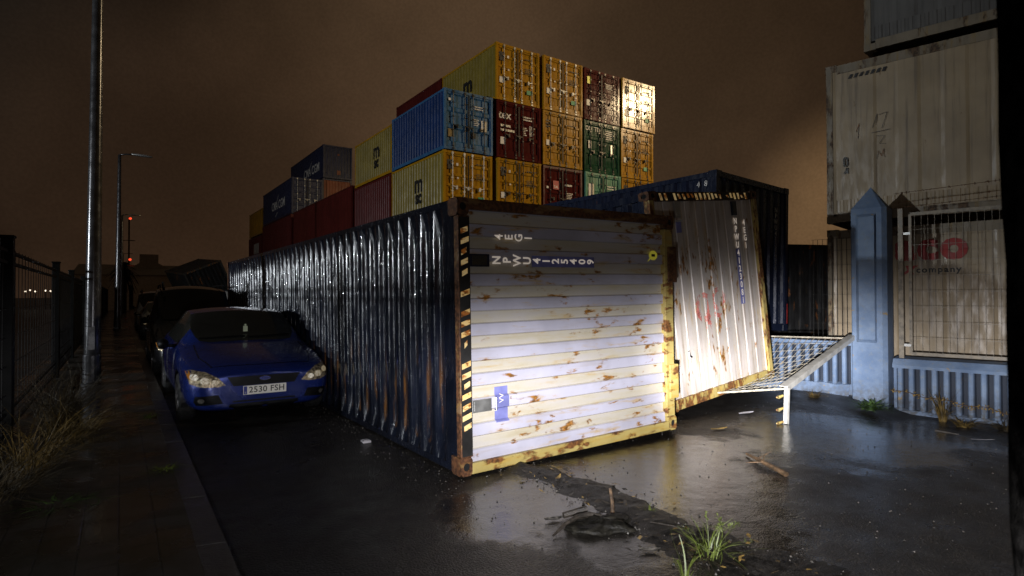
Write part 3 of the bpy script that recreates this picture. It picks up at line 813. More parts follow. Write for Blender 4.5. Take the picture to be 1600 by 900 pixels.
mb = MB()
for k in range(4): mb.poly([(.006, 3.6 - k * .62, .9), (.006, 3.1 - k * .62, .9), (.006, 3.1 - k * .62, 1.9), (.006, 3.6 - k * .62, 1.9)])
mb.build('lettering', M['zinc_pale'], t)
for i, s, L in ((0, 5.75, 5.4), (0, 11.65, 13.4), (0, 25.9, 10.6), (0, 36.9, 6.2), (1, 26.3, 10.6)):
    for k in (0, 1):
        zz = {25.9: 2.62 * k, 36.9: 2.45 * k}.get(s, k * RH)
        stacked('dull steel container low in the tall stack, hidden behind the fallen containers', i, k, ('frame_dark', 'maroon', 'maroon'), s=s, L=L, H=2.4 if s == 36.9 else 2.59, z=zz, rod='rod_dark', group='containers at the foot of the stacks')

# ---------------- the two pale ended containers and the big navy one
NW, NH = 2.5, 2.9
def pale_container(name, label, first):
    t = empty(name); tag(t, label, 'shipping container', 'navy containers thrown off the stack')
    L = 12.19 if first else 9.5
    W, H = NW, NH
    p = .10
    def one(nm, a, b, m, bv=0):
        q = MB(); q.box(a, b); q.build(nm, M[m], t, bevel=bv)
    for y in (0, L - p):
        one('corner_post', (0, y, .112), (p, y + p, H - .112), 'frame_ochre', .008)
        one('corner_post', (W - p, y, .112), (W, y + p, H - .112), 'frame_rust' if first else 'frame_ochre', .008)
    for y in (.006, L - .086):
        one('header_beam', (.158, y, H - .125), (W - .158, y + .08, H - .004), 'frame_rust', .006)
        one('sill_beam', (.158, y, .006), (W - .158, y + .08, .14), 'frame_ochre', .006)
    for x in (.004, W - .064):
        one('roof_rail', (x, .17, H - .10), (x + .06, L - .17, H - .01), 'navy_roof' if first else 'navy')
        one('floor_rail', (x, .17, .01), (x + .06, L - .17, .15), 'navy')
    for i in (0, 1):
        for j in (0, 1):
            for k in (0, 1):
                mb = MB(); casting(mb, W, L, H, i, j, k)
                mb.build('corner_casting', [M['frame_rust' if (k == 1 or (first and i == 1)) else 'frame_ochre'], M['hole']], t, fix=False)
    mb = MB()
    # wavy roof skin: ridges run across, water film on it
    c = []; n = 14; nr = round((L - .5) / .28); pp = (L - .5) / nr
    for i in range(nr):
        for a, d in ((0, 0), (.20, 0), (.26, .004), (.32, .020), (.38, .040), (.44, .049), (.50, .052), (.70, .052), (.76, .049), (.82, .040), (.88, .020), (.94, .004)): c.append(((i + a) * pp, d))
    c.append((L - .5, 0))
    vs = [.055 + (W - .11) * i / n for i in range(n + 1)]
    mb.sheet(c, vs, lambda u, x: (x, .25 + u[0], H - .014 - u[1] * min(1, min(x - .055, W - .055 - x) / .10) - .005 * noise.noise(Vector((x * .8, u[0] * .5, 3)))))
    mb.poly([(.158, .06, H - .012), (W - .158, .06, H - .012), (W - .158, .25, H - .014), (.158, .25, H - .014)])
    mb.poly([(.055, .17, H - .012), (.158, .17, H - .012), (.158, .25, H - .014), (.055, .25, H - .014)])
    mb.poly([(W - .158, .17, H - .012), (W - .055, .17, H - .012), (W - .055, .25, H - .014), (W - .158, .25, H - .014)])
    mb.poly([(.055, L - .25, H - .014), (W - .055, L - .25, H - .014), (W - .055, L - .08, H - .012), (.055, L - .08, H - .012)])
    mb.build('roof_panel', M['navy_roof'], t, smooth=True)
    for lf in (True, False): link_mesh(side_mesh(W, L, H, lf), 'side_panel', M['navy'], t)
    link_mesh(floor_mesh(W, L, H), 'floor', M['frame_dark'], t); link_mesh(end_mesh(W, L, H, False), 'end_panel', M['end_paint'], t)
    link_mesh(end_mesh(W, L, H, True, .222, .026 if first else .012, .435 if first else .455), 'end_panel', M['end_paint' if first else 'end_paint2'], t)
    # hazard stripes on the header
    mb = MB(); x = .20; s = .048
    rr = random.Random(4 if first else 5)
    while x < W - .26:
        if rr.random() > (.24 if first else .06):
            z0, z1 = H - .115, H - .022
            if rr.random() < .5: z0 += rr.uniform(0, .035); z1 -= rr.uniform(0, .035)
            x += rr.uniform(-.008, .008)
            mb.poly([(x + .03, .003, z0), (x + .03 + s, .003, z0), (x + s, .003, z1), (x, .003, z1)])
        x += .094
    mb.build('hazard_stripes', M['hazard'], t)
    mb = MB(); mb.poly([(.17, .0046, H - .122), (W - .17, .0046, H - .122), (W - .17, .0046, H - .014), (.17, .0046, H - .014)])
    mb.build('hazard_ground', M['black_mark'], t)
    # number and code in separate upright letters, one below the other
    YF = .041
    num = 'NPWU4125409' if first else 'NPWU4123081'
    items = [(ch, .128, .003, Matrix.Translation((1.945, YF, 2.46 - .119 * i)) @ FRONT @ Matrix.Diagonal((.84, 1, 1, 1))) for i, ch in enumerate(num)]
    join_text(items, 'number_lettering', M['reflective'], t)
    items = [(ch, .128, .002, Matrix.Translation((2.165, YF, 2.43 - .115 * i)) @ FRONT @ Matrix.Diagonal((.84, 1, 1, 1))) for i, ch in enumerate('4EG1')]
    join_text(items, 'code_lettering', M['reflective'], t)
    mb = MB(); mb.poly([(1.885, .0432, 1.22), (1.995, .0432, 1.22), (1.995, .0432, 2.05), (1.885, .0432, 2.05)]); mb.build('number_strip', M['blue_mark'], t)
    # blue label over the ridges near the roof
    prof = [(x, d) for x, d in corrugation(W - .2, .222, .026, .435)]
    def ed(x):
        x -= .10
        for (a, da), (b, db) in zip(prof, prof[1:]):
            if a <= x <= b: return da + (db - da) * (x - a) / max(1e-6, b - a)
        return 0
    xs = sorted([.42 + .33 * i / 30 for i in range(31)] + [.10 + a for a, _ in prof if .42 < .10 + a < .75])
    mb = MB(); mb.sheet(xs, [2.345, 2.495], lambda x, z: (x, .045 + ed(x) - .0025, z)); mb.build('blue_label', M['blue_mark'], t)
    if first:
        text('VV', .075, M['white_mark'], t, (.645, YF - .001, 2.43)); text('I', .08, M['white_mark'], t, (.56, .087, 2.43))
    # vents in the troughs
    for vx in (.6, 1.94):
        m2 = MB(); w, z0, z1 = .058, 2.55, 2.76
        m2.box((vx - w, .03, z0), (vx + w, .085, z1)); m2.box((vx - w + .012, .026, z0 + .03), (vx + w - .012, .032, z1 - .02), 1)
        m2.build('vent', [M['zinc' if vx < 1 else 'navy'], M['zinc' if vx < 1 else 'frame_dark']], t, bevel=.006)
    m2 = MB(); m2.tube([(.54, .03, 2.52), (.54, .02, 2.505), (.66, .02, 2.505), (.66, .03, 2.52)], .008, 6); m2.build('handle', M['zinc'], t)
    # brackets on the floor edge
    if first:
        for zx, l in ((1.72, .42), (.36, .40)):
            m2 = MB(); m2.box((zx, -.012, -.055), (zx + l, .012, .10)); m2.box((zx, .013, -.045), (zx + l, .25, -.02)); m2.build('bracket', M['frame_rust' if zx > 1 else 'frame_ochre'], t, bevel=.012)
        m2 = MB(); n = 18
        pts = [(2.035 + .055 * math.cos(2 * PI * i / n), .040, .30 + .07 * math.sin(2 * PI * i / n)) for i in range(n)]
        m2.poly(pts); m2.poly([(2.0, .0402, .36), (2.02, .0402, .30), (1.955, .0402, .40)]); m2.build('sticker', M['yellow_mark'], t, fix=True)
        m2 = MB(); m2.poly([(2.02, .0388, .27), (2.05, .0388, .27), (2.05, .0388, .33), (2.02, .0388, .33)]); m2.build('sticker_mark', M['black_mark'], t)
    return t
th, rl = .05734841, -.01696831
A3 = Matrix.Rotation(th, 3, 'Z') @ Matrix.Rotation(rl, 3, 'Y')
# lying on its side: local z -> -X, local x -> +Z
LIE = Matrix(((0, 0, -1), (0, 1, 0), (1, 0, 0)))
pc = pale_container('fallen_container', 'navy container lying on its side, rust streaked pale end numbered 412540 9', True)
pc.matrix_world = Matrix.Translation((2.3385, 4.6714, 0.02)) @ (A3 @ Matrix(((0, 0, -1), (0, 1, 0), (1, 0, 0)))).to_4x4() @ Matrix.Translation((0, 0, -NH))
ps = pale_container('leaning_container', 'upright leaning container with red scribble on its glaring pale end', False)
ps.matrix_world = Matrix.Translation((5.731, 5.376, .095)) @ (Matrix.Rotation(.082, 3, 'Z') @ Matrix.Rotation(-.106, 3, 'Y') @ Matrix.Rotation(-.037, 3, 'X')).to_4x4()
def end_y(x, W=NW):
    prof = corrugation(W - .2, .222, .026, .435); x -= .10
    for (a, da), (b, db) in zip(prof, prof[1:]):
        if a <= x <= b: return .045 + da + (db - da) * (x - a) / max(1e-6, b - a)
    return .045
def stroke(mb, pts, w):
    P = []
    for (x0, z0), (x1, z1) in zip(pts, pts[1:]):
        n = max(2, int(math.hypot(x1 - x0, z1 - z0) / .02))
        for i in range(n): P.append((x0 + (x1 - x0) * i / n, z0 + (z1 - z0) * i / n))
    P.append(pts[-1])
    for (x0, z0), (x1, z1) in zip(P, P[1:]):
        d = Vector((x1 - x0, z1 - z0)); d.normalize(); nx, nz = -d.y * w / 2, d.x * w / 2; e = d * (w * .3)
        q = [(x0 + nx - e.x, z0 + nz - e.y), (x1 + nx + e.x, z1 + nz + e.y), (x1 - nx + e.x, z1 - nz + e.y), (x0 - nx - e.x, z0 - nz - e.y)]
        mb.poly([(x, end_y(x) - .004, z) for x, z in q])
def arc(cx, cz, rx, rz, a0, a1, n=12): return [(cx + rx * math.cos(R(a0 + (a1 - a0) * i / n)), cz + rz * math.sin(R(a0 + (a1 - a0) * i / n))) for i in range(n + 1)]
mb = MB()
stroke(mb, arc(.98, 1.28, .16, .17, 60, 330), .075); stroke(mb, [(1.04, 1.42), (1.06, 1.05), (1.1, 1.1)], .07); stroke(mb, arc(1.34, 1.36, .13, .14, -60, 240), .06); stroke(mb, [(1.28, 1.24), (1.22, 1.16), (1.36, 1.10), (1.44, 1.20)], .06)
stroke(mb, [(.9, 1.38), (.92, 1.05), (1.0, .98)], .05); stroke(mb, [(1.10, 1.02), (1.14, .84)], .05)
mb.build('graffiti', M['spray'], ps)
mb = MB(); stroke(mb, [(.55, .73), (.57, .66), (.60, .64)], .025); stroke(mb, [(.64, .62), (.70, .66)], .02); stroke(mb, [(2.05, .98), (2.07, .86), (2.06, .75)], .012); mb.build('scratch', M['black_mark'], ps)
# big navy one behind the wall
t = container('navy_container', 'tall navy container with dark ribbed end, highest of the thrown ones', (8.497, 6.947, 1.0), ('navy', 'navy', 'navy'), W=2.5, L=12.19, H=2.9, rot=(0, .035, .089), front='plain', group='navy containers thrown off the stack')  # end coloured navy too, its unlit look put into the colour
join_text([(ch, .14, .003, Matrix.Translation((2.09, .036, 2.42 - .118 * i)) @ FRONT) for i, ch in enumerate('NPWU4123954')], 'number_lettering', M['zinc'], t)
text('N', .17, M['white_mark'], t, (-.004, .95, 2.45), base=LEFT); text('4  8', .15, M['white_mark'], t, (-.004, .30, 2.68), base=LEFT)
mb = MB(); mb.box((2.470, -.004, .14), (2.503, -.001, .55)); mb.build('red_edge_tape', M['red_mark'], t)
# black one beyond
container('black_container', 'black container with wet gleaming roof edge, between the navy one and the cream ones', (11.95, 8.3, .12), ('black_steel', 'black_steel', 'black_steel'), W=2.44, L=6.06, H=2.70, rot=(0, 0.01, -.45), front='plain')

# -------------------------------------------------- cream reefers at right
RA = R(16); rd = Vector((-math.sin(RA), math.cos(RA), 0)); rn = Vector((math.cos(RA), math.sin(RA), 0))
RB = Vector((10.36, 5.96, 0)) - rd * 12.19
def reefer(name, label, off, z, H, mats, back=0):
    p = RB + rd * off + rn * back + Vector((0, 0, z)); L = 12.19; W = 2.44
    t = empty(name, p, (0, 0, RA)); tag(t, label, 'refrigerated container', 'pale refrigerated containers')
    link_mesh(frame_mesh(W, L, H, True, .16, .17), 'frame', M[mats[1]], t)
    for lf in (True, False):
        mb = MB(); c = corrugation(L - .2, .62, .009, .42); fx = (lambda d: .012 + d) if lf else (lambda d: W - .012 - d)
        mb.sheet(c, [.155, .42, H - .5, H - .11], lambda u, zz: (fx(u[1]), .10 + u[0], zz)); mb.build('side_panel', M[mats[0]], t)
        mb = MB(); c = corrugation(L - .3, .11, .012)
        if lf: mb.sheet(c, [.18, .40], lambda u, zz: (.004 + u[1] * .6, .15 + u[0], zz)); mb.build('lower_panel', M[mats[0]], t)
    link_mesh(roof_mesh(W, L, H), 'roof_panel', M[mats[0]], t); link_mesh(floor_mesh(W, L, H), 'floor', M['frame_dark'], t)
    for nr in (True, False): link_mesh(end_mesh(W, L, H, nr), 'end_panel', M[mats[0]], t)
    return t
t = reefer('refrigerated_container', 'cream container with red lettering seen through the mesh fence', 0, .0, 2.80, ('cream', 'cream_frame'))
# seen from outside +y runs to the left
def onside(s): return 12.19 + s
T = lambda s, z: Matrix.Translation((-.004, onside(s), z)) @ LEFT
link_mesh(text_mesh('aco', .62, .032, 1.12), 'logo_lettering', M['red_mark'], t, T(-1.52, 2.42))
link_mesh(text_mesh('company', .135, .004, 1.25), 'small_lettering', M['black_mark'], t, T(-1.62, 2.045))
link_mesh(text_mesh('x', .28, .010, 1, .4), 'small_lettering', M['red_mark'], t, T(-1.21, 2.07))
t2 = reefer('refrigerated_container', 'cream container in the middle of the right hand stack, pen scrawl on its side', 0, 2.93, 2.83, ('cream', 'cream_frame'))
mb = MB(); zt = 2.62
for i in range(7):
    y = onside(-.35 - i * .085); mb.poly([(-.0035, y, zt - .08), (-.0035, y - .05, zt - .08), (-.0035, y - .085, zt - .01), (-.0035, y - .035, zt - .01)])
mb.build('hazard_stripes', M['black_mark'], t2)
mb = MB()
def pen(pts, w=.007):
    for (a, b), (c, d) in zip(pts, pts[1:]):
        v = Vector((c - a, d - b)); v.normalize(); n = Vector((-v.y, v.x)) * w / 2
        mb.poly([(-.0038, onside(a + n.x), b + n.y), (-.0038, onside(c + n.x), d + n.y), (-.0038, onside(c - n.x), d - n.y), (-.0038, onside(a - n.x), b - n.y)])
s0 = -.72; z0 = 1.55
pen([(s0, z0 + .05), (s0 - .07, z0 + .28), (s0 - .05, z0 + .08)]); pen([(s0 - .10, z0 + .26), (s0 - .22, z0 + .28), (s0 - .14, z0 + .02)]); pen([(s0 + .02, z0 - .04), (s0 - .26, z0 - .02)]); pen([(s0 - .05, z0 - .1), (s0 - .18, z0 - .12), (s0 - .10, z0 - .24), (s0 - .20, z0 - .26)]); pen([(s0 - .06, z0 - .5), (s0 - .08, z0 - .36), (s0 - .13, z0 - .46), (s0 - .16, z0 - .34), (s0 - .17, z0 - .48)])
pen([(-.28, 1.0), (-.28, 1.14), (-.33, 1.14), (-.33, 1.0), (-.28, 1.0)], .03); pen([(-.28, .86), (-.33, .96), (-.33, .86)], .03)
pen([(s0 + .25, z0 + .02), (s0 + .2, z0 + .16), (s0 + .22, z0 - .1)], .008)
mb.build('pen_scrawl', M['frame_dark'], t2)
reefer('refrigerated_container', 'dull grey container on top of the right hand stack', -.6, 5.90, 2.85, ('grey_reefer', 'cream_frame'), .05)

# ------------------------------------------------ blue wall, pillar, fence
WA = R(14); wd = Vector((-math.sin(WA), math.cos(WA), 0)); wn = Vector((math.cos(WA), math.sin(WA), 0)); WO = Vector((9.8, 4.95, 0))
WM = Matrix((-wn, wd, Vector((0, 0, 1)))).transposed().to_4x4()  # local x: towards the road, y: left, z: up
# use a right-handed frame: x along -wd (rightwards), y into the yard, z up
WM = Matrix((-wd, wn, Vector((0, 0, 1)))).transposed().to_4x4(); WM.translation = WO
def wall_thing(name, label, cat, **k):
    o = empty(name); o.matrix_world = WM; tag(o, label, cat, **k); return o
def ribbed(mb, x0, x1, z0, z1, pitch=.145, depth=.062):
    n = round((x1 - x0) / pitch); p = (x1 - x0) / n; pr = []
    for i in range(n):
        u = x0 + i * p
        for a, d in ((0, depth), (.09, depth), (.13, .006), (.22, -.010), (.38, -.014), (.52, -.006), (.60, .012), (.70, depth * .8), (.76, depth)): pr.append((u + a * p, d))
    pr.append((x1, depth))
    mb.sheet(pr, [z0, z0 + (z1 - z0) * .33, z0 + (z1 - z0) * .66, z1], lambda q, z: (q[0], q[1], z))
wr = wall_thing('boundary_wall', 'blue ribbed low wall right of the pillar, dead vine along it', 'wall')
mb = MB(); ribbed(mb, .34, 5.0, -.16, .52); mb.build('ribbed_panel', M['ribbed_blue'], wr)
mb = MB(); mb.sheet([.30, 5.0], [0, 1, 2, 3], lambda x, q: (x, (-.03, -.035, .04, .32)[q], (.50, .545, .64, .66)[q])); mb.build('coping', M['blue_wall'], wr)
mb = MB()
mb.sheet([.30 + i * .12 for i in range(40)], [0, 1, 2, 3], lambda x, q: (x, (.06, -.02, -.05, -.09)[q] + .02 * noise.noise(Vector((x * 3, q, 0))), (-.13, -.15, -.19, -.33)[q] + .03 * noise.noise(Vector((x * 4, q * 3, 5))))); mb.build('plinth', M['blue_wall'], wr)
mb = MB(); mb.box((.30, .064, -.3), (5.0, .30, .60)); mb.build('core', M['blue_wall'], wr)
wl = wall_thing('boundary_wall', 'blue ribbed low wall left of the pillar behind the fallen mesh panel', 'wall')
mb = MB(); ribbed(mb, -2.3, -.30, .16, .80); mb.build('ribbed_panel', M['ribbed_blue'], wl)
mb = MB(); mb.sheet([-2.3 + i * .1 for i in range(21)], [0, 1, 2, 3], lambda x, q: (x, (.06, -.03, -.06, -.10)[q] + .03 * noise.noise(Vector((x * 3, q, 2))), (.185, .16, .08, -.06)[q] + .03 * noise.noise(Vector((x * 5, q * 3, 8))))); mb.build('plinth', M['blue_wall'], wl)
mb = MB(); mb.box((-2.3, .064, -.1), (-.26, .28, .80)); mb.box((-2.3, -.03, .803), (-.26, .30, .87)); mb.build('coping', M['blue_wall'], wl, bevel=.01)
pl = wall_thing('concrete_pillar', 'tall blue concrete pillar with pointed cap and raised panel', 'pillar')
mb = MB(); a, b, ch = -.235, .255, .06
ring = [(a, .30), (a, -.128), (a + .012, -.14), (b - ch, -.14), (b, -.14 + ch), (b, .30)]
def prism(mb, ring, z0, z1):
    n = len(ring)
    zs = [z0 + (z1 - z0) * i / 12 for i in range(13)]
    for i in range(n):
        p, q = ring[i], ring[(i + 1) % n]
        for z, y in zip(zs, zs[1:]): mb.poly([(p[0], p[1], z), (q[0], q[1], z), (q[0], q[1], y), (p[0], p[1], y)])
prism(mb, ring, -.35, 3.02)
apex = (.01, .06, 3.38)
for i in range(len(ring)):
    p, q = ring[i], ring[(i + 1) % len(ring)]; mb.poly([(p[0], p[1], 3.02), (q[0], q[1], 3.02), apex])
mb.build('shaft', M['blue_wall'], pl)
mb = MB()
pa, pb, dz = -.115, .105, .05
mb.poly([(pa, -.195, .93), (pb, -.195, .93), (pb, -.195, 2.88), (pa, -.195, 2.88)])
mb.poly([(pa - dz, -.1425, .88), (pa, -.195, .93), (pa, -.195, 2.88), (pa - dz, -.1425, 2.93)]); mb.poly([(pb, -.195, .93), (pb + dz * .3, -.1425, .88), (pb + dz * .3, -.1425, 2.93), (pb, -.195, 2.88)])
mb.poly([(pa - dz, -.1425, .88), (pb + dz * .3, -.1425, .88), (pb, -.195, .93), (pa, -.195, .93)]); mb.poly([(pa, -.195, 2.88), (pb, -.195, 2.88), (pb + dz * .3, -.1425, 2.93), (pa - dz, -.1425, 2.93)])
mb.build('raised_panel', M['blue_wall'], pl)
# mesh panel standing on the wall
mf = wall_thing('mesh_fence', 'upright cream wire mesh panel on the wall before the red lettering', 'fence panel')
mb = MB(); x0, x1, z0, z1, yy = .52, 3.05, .72, 2.90, .16
for p, q in (((x0, yy, z0), (x1, yy, z0)), ((x0, yy, z1), (x1, yy, z1))): mb.bar(p, q, .04, .05)
for x in (x0, x1): mb.bar((x, yy, z0), (x, yy, z1), .045, .04)
mb.build('frame', M['mesh_dim'], mf)
mb = MB(); x = x0 + .06
while x < x1: mb.bar((x, yy - .01, z0), (x, yy - .01, z1), .0042, .0042); x += .085
for i in range(1, 9): z = z0 + (z1 - z0) * i / 9; mb.bar((x0, yy + .006, z), (x1, yy + .006, z), .006, .006)
mb.build('wire_mesh', M['mesh_dim'], mf)
mb = MB(); mb.box((.36, .12, .60), (.43, .19, 3.0)); mb.build('fence_post', M['mesh_dim'], mf, bevel=.005)
for z in (.85, 2.6): mb = MB(); mb.bar((.43, .15, z), (.52, .15, z), .03, .04); mb.build('bracket', M['zinc'], mf)
bw = wall_thing('barbed_wire', 'three rusty strands of barbed wire above the mesh panel', 'barbed wire')
for k, z in enumerate((3.02, 3.10, 3.25)):
    mb = MB(); pts = []
    for i in range(15): x = .30 + i * .25; pts.append((x, .18, z + .045 * (i * .25) - .02 * math.sin(PI * i / 14)))
    mb.tube(pts, .004, 5)
    for i in range(40):
        u = random.uniform(0, 13.9); j = int(u); f = u - j; c = Vector(pts[j]).lerp(Vector(pts[j + 1]), f)
        for q in range(2):
            d = Vector((random.uniform(-.4, .4), random.uniform(-1, 1), random.uniform(-1, 1))).normalized() * .02; mb.tube([c - d, c + d], .0025, 4)
    mb.build('strand', M['frame_rust'], bw)
for l, zz in (('lower section of lit mesh left of the pillar, before the cream container', 0),):
    ml = wall_thing('mesh_fence', 'narrow wire mesh strip between the pillar and the black container', 'fence panel')
    mb = MB(); x0, x1, z0, z1 = -.95, -.26, .90, 2.6
    for z in (z0,): mb.bar((x0, .24, z), (x1, .24, z), .02, .03)
    mb.build('rail', M['frame_rust'], ml)
    mb = MB(); x = x0 + .03
    while x < x1: mb.bar((x, .24, z0), (x, .24, z1), .006, .006); x += .075
    for z in (1.15, 1.4, 1.65, 1.9, 2.15, 2.4, 2.6): mb.bar((x0, .246, z), (x1, .246, z), .004, .004)
    mb.build('wire_mesh', M['wire'], ml)

# fallen mesh panel: hangs from the wall top down to the road
fp = empty('fallen_mesh_fence', (6.87, 4.49, 0)); tag(fp, 'bent wire mesh panel fallen from the wall with white angle iron edge', 'fence panel')
def W2(p): return Vector(p) - Vector((6.87, 4.49, 0))
TR = Vector((9.66, 5.18, .93)); TL = Vector((8.95, 7.2, .90))      # upper edge on the wall
BR = Vector((6.93, 4.56, .43)); BL = Vector((6.55, 6.6, .06))       # lower edge
def surf(u, v):
    """u: 0 right .. 1 left, v: 0 upper .. 1 lower"""
    a = TR.lerp(TL, u); b = BR.lerp(BL, u); p = a.lerp(b, v)
    flat = Vector((6.35, 5.62, .05))
    u_ = max(0, u)
    p.z += -.33 * math.sin(PI * min(1, v)) * (u_ ** .7)
    p.z = max(p.z, .035)
    return p - Vector((6.87, 4.49, 0))
mb = MB(); NU = 24
for i in range(NU + 1):
    pts = [surf(i / NU, j / 12) for j in range(13)]; mb.tube(pts, .0048, 4)
for j in range(0, 12):
    pts = [surf(i / 12, j / 11) for i in range(13)]; mb.tube(pts, .0028, 4)
mb.build('wire_mesh', M['mesh_cream'], fp)
mb = MB()
a, b = surf(-.02, -.01), surf(-.02, 1.0)
a = TR - Vector((6.87, 4.49, 0)) + Vector((.02, -.06, .03)); b = BR - Vector((6.87, 4.49, 0)) + Vector((0, -.03, .0))
mb.bar(a, b, .012, .075); mb.bar(a + Vector((-.02, .05, .03)), b + Vector((-.02, .05, .03)), .09, .010)
mb.build('angle_iron', M['zinc_pale'], fp, bevel=.002)
mb = MB(); mb.bar(b + Vector((0, 0, .02)), (-.03, 0.0, 0), .055, .05, up=(0, 1, 0)); mb.build('bent_leg', M['zinc_pale'], fp, bevel=.004)
for (u0, v0, u1, v1) in ((0, 1, 1, 1), (0, 0, 1, 0)):
    mb = MB(); mb.tube([surf(u0 + (u1 - u0) * i / 12, v0 + (v1 - v0) * i / 12) for i in range(13)], .014, 6); mb.build('edge_bar', M['mesh_cream'], fp)
mb = MB()
for z in (.36, .20, .03):
    mb.tube([(-.06, .02, z), (-.13, .04, z - .02), (-.19, .02, z - .01)], [.014, .022, .010], 6)
mb.build('bent_clip', M['frame_ochre'], fp)

# ---------------------------------------------------------------- left fence
def post_y(px):
    return px
posts = [-1.4, 1.75, 4.9, 8.06, 13.69, 17.79, 23.08, 27.5, 32.0, 37, 42, 47, 52, 58, 64]
for i, y in enumerate(posts):
    p = empty('fence_post', (FX(y), y, .1)); 
    tag(p, 'thick dark fence post nearest the left edge of the view' if i == 3 else 'dark fence post standing just left of the tall lamp post' if i == 6 else 'dark fence post at the far end of the first open mesh bay' if i == 4 else 'dark square fence post along the pavement', 'fence post', 'posts of the pavement fence')
    mb = MB(); h = 2.16; mb.box((-.055, -.055, 0), (.055, .055, h)); mb.build('shaft', M['fence'], p, bevel=.006)
    mb = MB(); mb.box((-.065, -.065, h + .001), (.065, .065, h + .03)); mb.build('cap', M['fence'], p, bevel=.006)
for i, (ya, yb) in enumerate(zip(posts, posts[1:])):
    if ya > 46: break
    p = empty('mesh_fence', (FX(ya), ya, .1)); ln = Vector((FX(yb) - FX(ya), yb - ya, 0))
    tag(p, {3: 'open dark mesh fence panel with distant lights showing through', 2: 'dark mesh fence panel cut by the left edge of the view', 4: 'dark fence panel just beyond the open mesh bay'}.get(i, 'dark mesh fence panel along the pavement'), 'fence panel', 'panels of the pavement fence')
    d = ln.normalized(); L = ln.length
    mb = MB()
    for z in (2.02, 1.90, .10, .30): mb.bar(d * .08 + Vector((0, 0, z)), d * (L - .08) + Vector((0, 0, z)), .03, .035 if z > 1 else .02)
    mb.build('rail', M['fence'], p)
    mb = MB(); n = int(L / .27)
    for k in range(1, n):
        q = d * (L * k / n); mb.bar(q + Vector((0, 0, .08)), q + Vector((0, 0, 2.06)), .007, .007)
    for z in (.16, .22, .36, .5, .8, 1.1, 1.4): mb.bar(d * .06 + Vector((.006, 0, z)), d * (L - .06) + Vector((.006, 0, z)), .006, .007)
    mb.build('wire_mesh', M['wire' if ya < 14 else 'fence'], p)
    if ya > 13:
        mb = MB(); mb.poly([d * .08 + Vector((-.02, 0, .1)), d * (L - .08) + Vector((-.02, 0, .1)), d * (L - .08) + Vector((-.02, 0, 2.0)), d * .08 + Vector((-.02, 0, 2.0))]); mb.build('backing_sheet', M['fence'], p)

# --------------------------------------------------------------- lamp posts
LL = ['tall galvanised lamp post cut by the top of the frame at the left', 'second lamp post along the pavement with its arm and head in view', 'third lamp post along the pavement, thin and far', 'fourth lamp post along the pavement, fainter still', 'farthest lamp post along the pavement, a thin line']
for k, (x, y, h) in enumerate(((-.92, 12.33, 9.2), (-1.45, 31.65, 8.05), (-2.3, 55.5, 8.1), (-3.3, 81, 8.1), (-4.2, 106, 8.1))):
    t = empty('street_lamp', (x, y, .12)); tag(t, LL[k], 'street lamp', 'street lamps along the pavement')
    mb = MB(); hh = h - .12; lean = .07 if k == 0 else -.05
    n = 12; mb.tube([(lean * i / n * (-1 if k else .9), 0, hh * i / n) for i in range(n + 1)], [.125 - .06 * i / n for i in range(n + 1)], 20, cap=True); mb.build('pole', M['pole'], t, smooth=True)
    top = (lean * (-1 if k else .9), 0, hh)
    mb = MB(); mb.lathe([(.17, 0), (.17, .02), (.135, .05), (.13, .5), (.125, .52)], n=20); mb.build('base_sleeve', M['pole'], t, smooth=False)
    mb = MB(); mb.tube([top, (top[0] + .25, 0, hh + .06), (top[0] + .55, 0, hh + .07)], [.04, .035, .03], 10); mb.build('arm', M['pole'], t, smooth=True)
    mb = MB(); x0 = top[0] + .45
    pr = [(0, .05, .035), (.12, .09, .06), (.5, .12, .06), (.75, .09, .045), (.82, .04, .02)]
    mb.sheet(pr, list(range(9)), lambda q, i: (x0 + q[0], q[1] * math.cos(2 * PI * i / 8), hh + .09 - q[0] * .05 + q[2] * math.sin(2 * PI * i / 8)))
    mb.build('lamp_head', M['zinc'], t, smooth=True)
    if k == 0:
        mb = MB(); mb.box((-.05, -.131, .6), (.05, -.115, 1.0)); mb.build('hatch', M['pole'], t, bevel=.006)

# ---------------------------------------------------------------------- cars
HATCH = dict(L=4.30, W=1.87, H=1.48, st=[
    # y, zb, wb, zm, wm, zs, ws, zg, wg, zr, wr, zt
    (0.00, .24, .52, .40, .62, .55, .60, .60, .56, .64, .40, .655),
    (0.05, .20, .66, .40, .74, .58, .73, .65, .67, .69, .46, .71),
    (0.20, .17, .78, .42, .85, .64, .84, .71, .76, .755, .52, .78),
    (0.45, .17, .82, .45, .885, .70, .87, .77, .79, .83, .55, .85),
    (0.85, .17, .85, .50, .90, .79, .885, .85, .80, .91, .56, .935),
    (1.20, .17, .85, .50, .90, .86, .885, .91, .80, .975, .62, .995),
    (1.55, .17, .85, .50, .90, .90, .885, .95, .83, 1.17, .68, 1.20),
    (2.00, .17, .85, .50, .90, .92, .885, .965, .84, 1.375, .63, 1.425),
    (2.50, .17, .85, .50, .90, .93, .885, .975, .84, 1.42, .62, 1.475),
    (3.10, .17, .85, .50, .90, .94, .885, .985, .84, 1.40, .61, 1.46),
    (3.60, .17, .85, .50, .90, .95, .88, .99, .82, 1.34, .58, 1.40),
    (3.98, .20, .83, .52, .88, .95, .85, 1.00, .77, 1.22, .54, 1.28),
    (4.20, .28, .79, .52, .84, .90, .80, .95, .70, 1.02, .50, 1.06),
    (4.30, .34, .70, .54, .76, .84, .70, .88, .60, .92, .42, .94)])
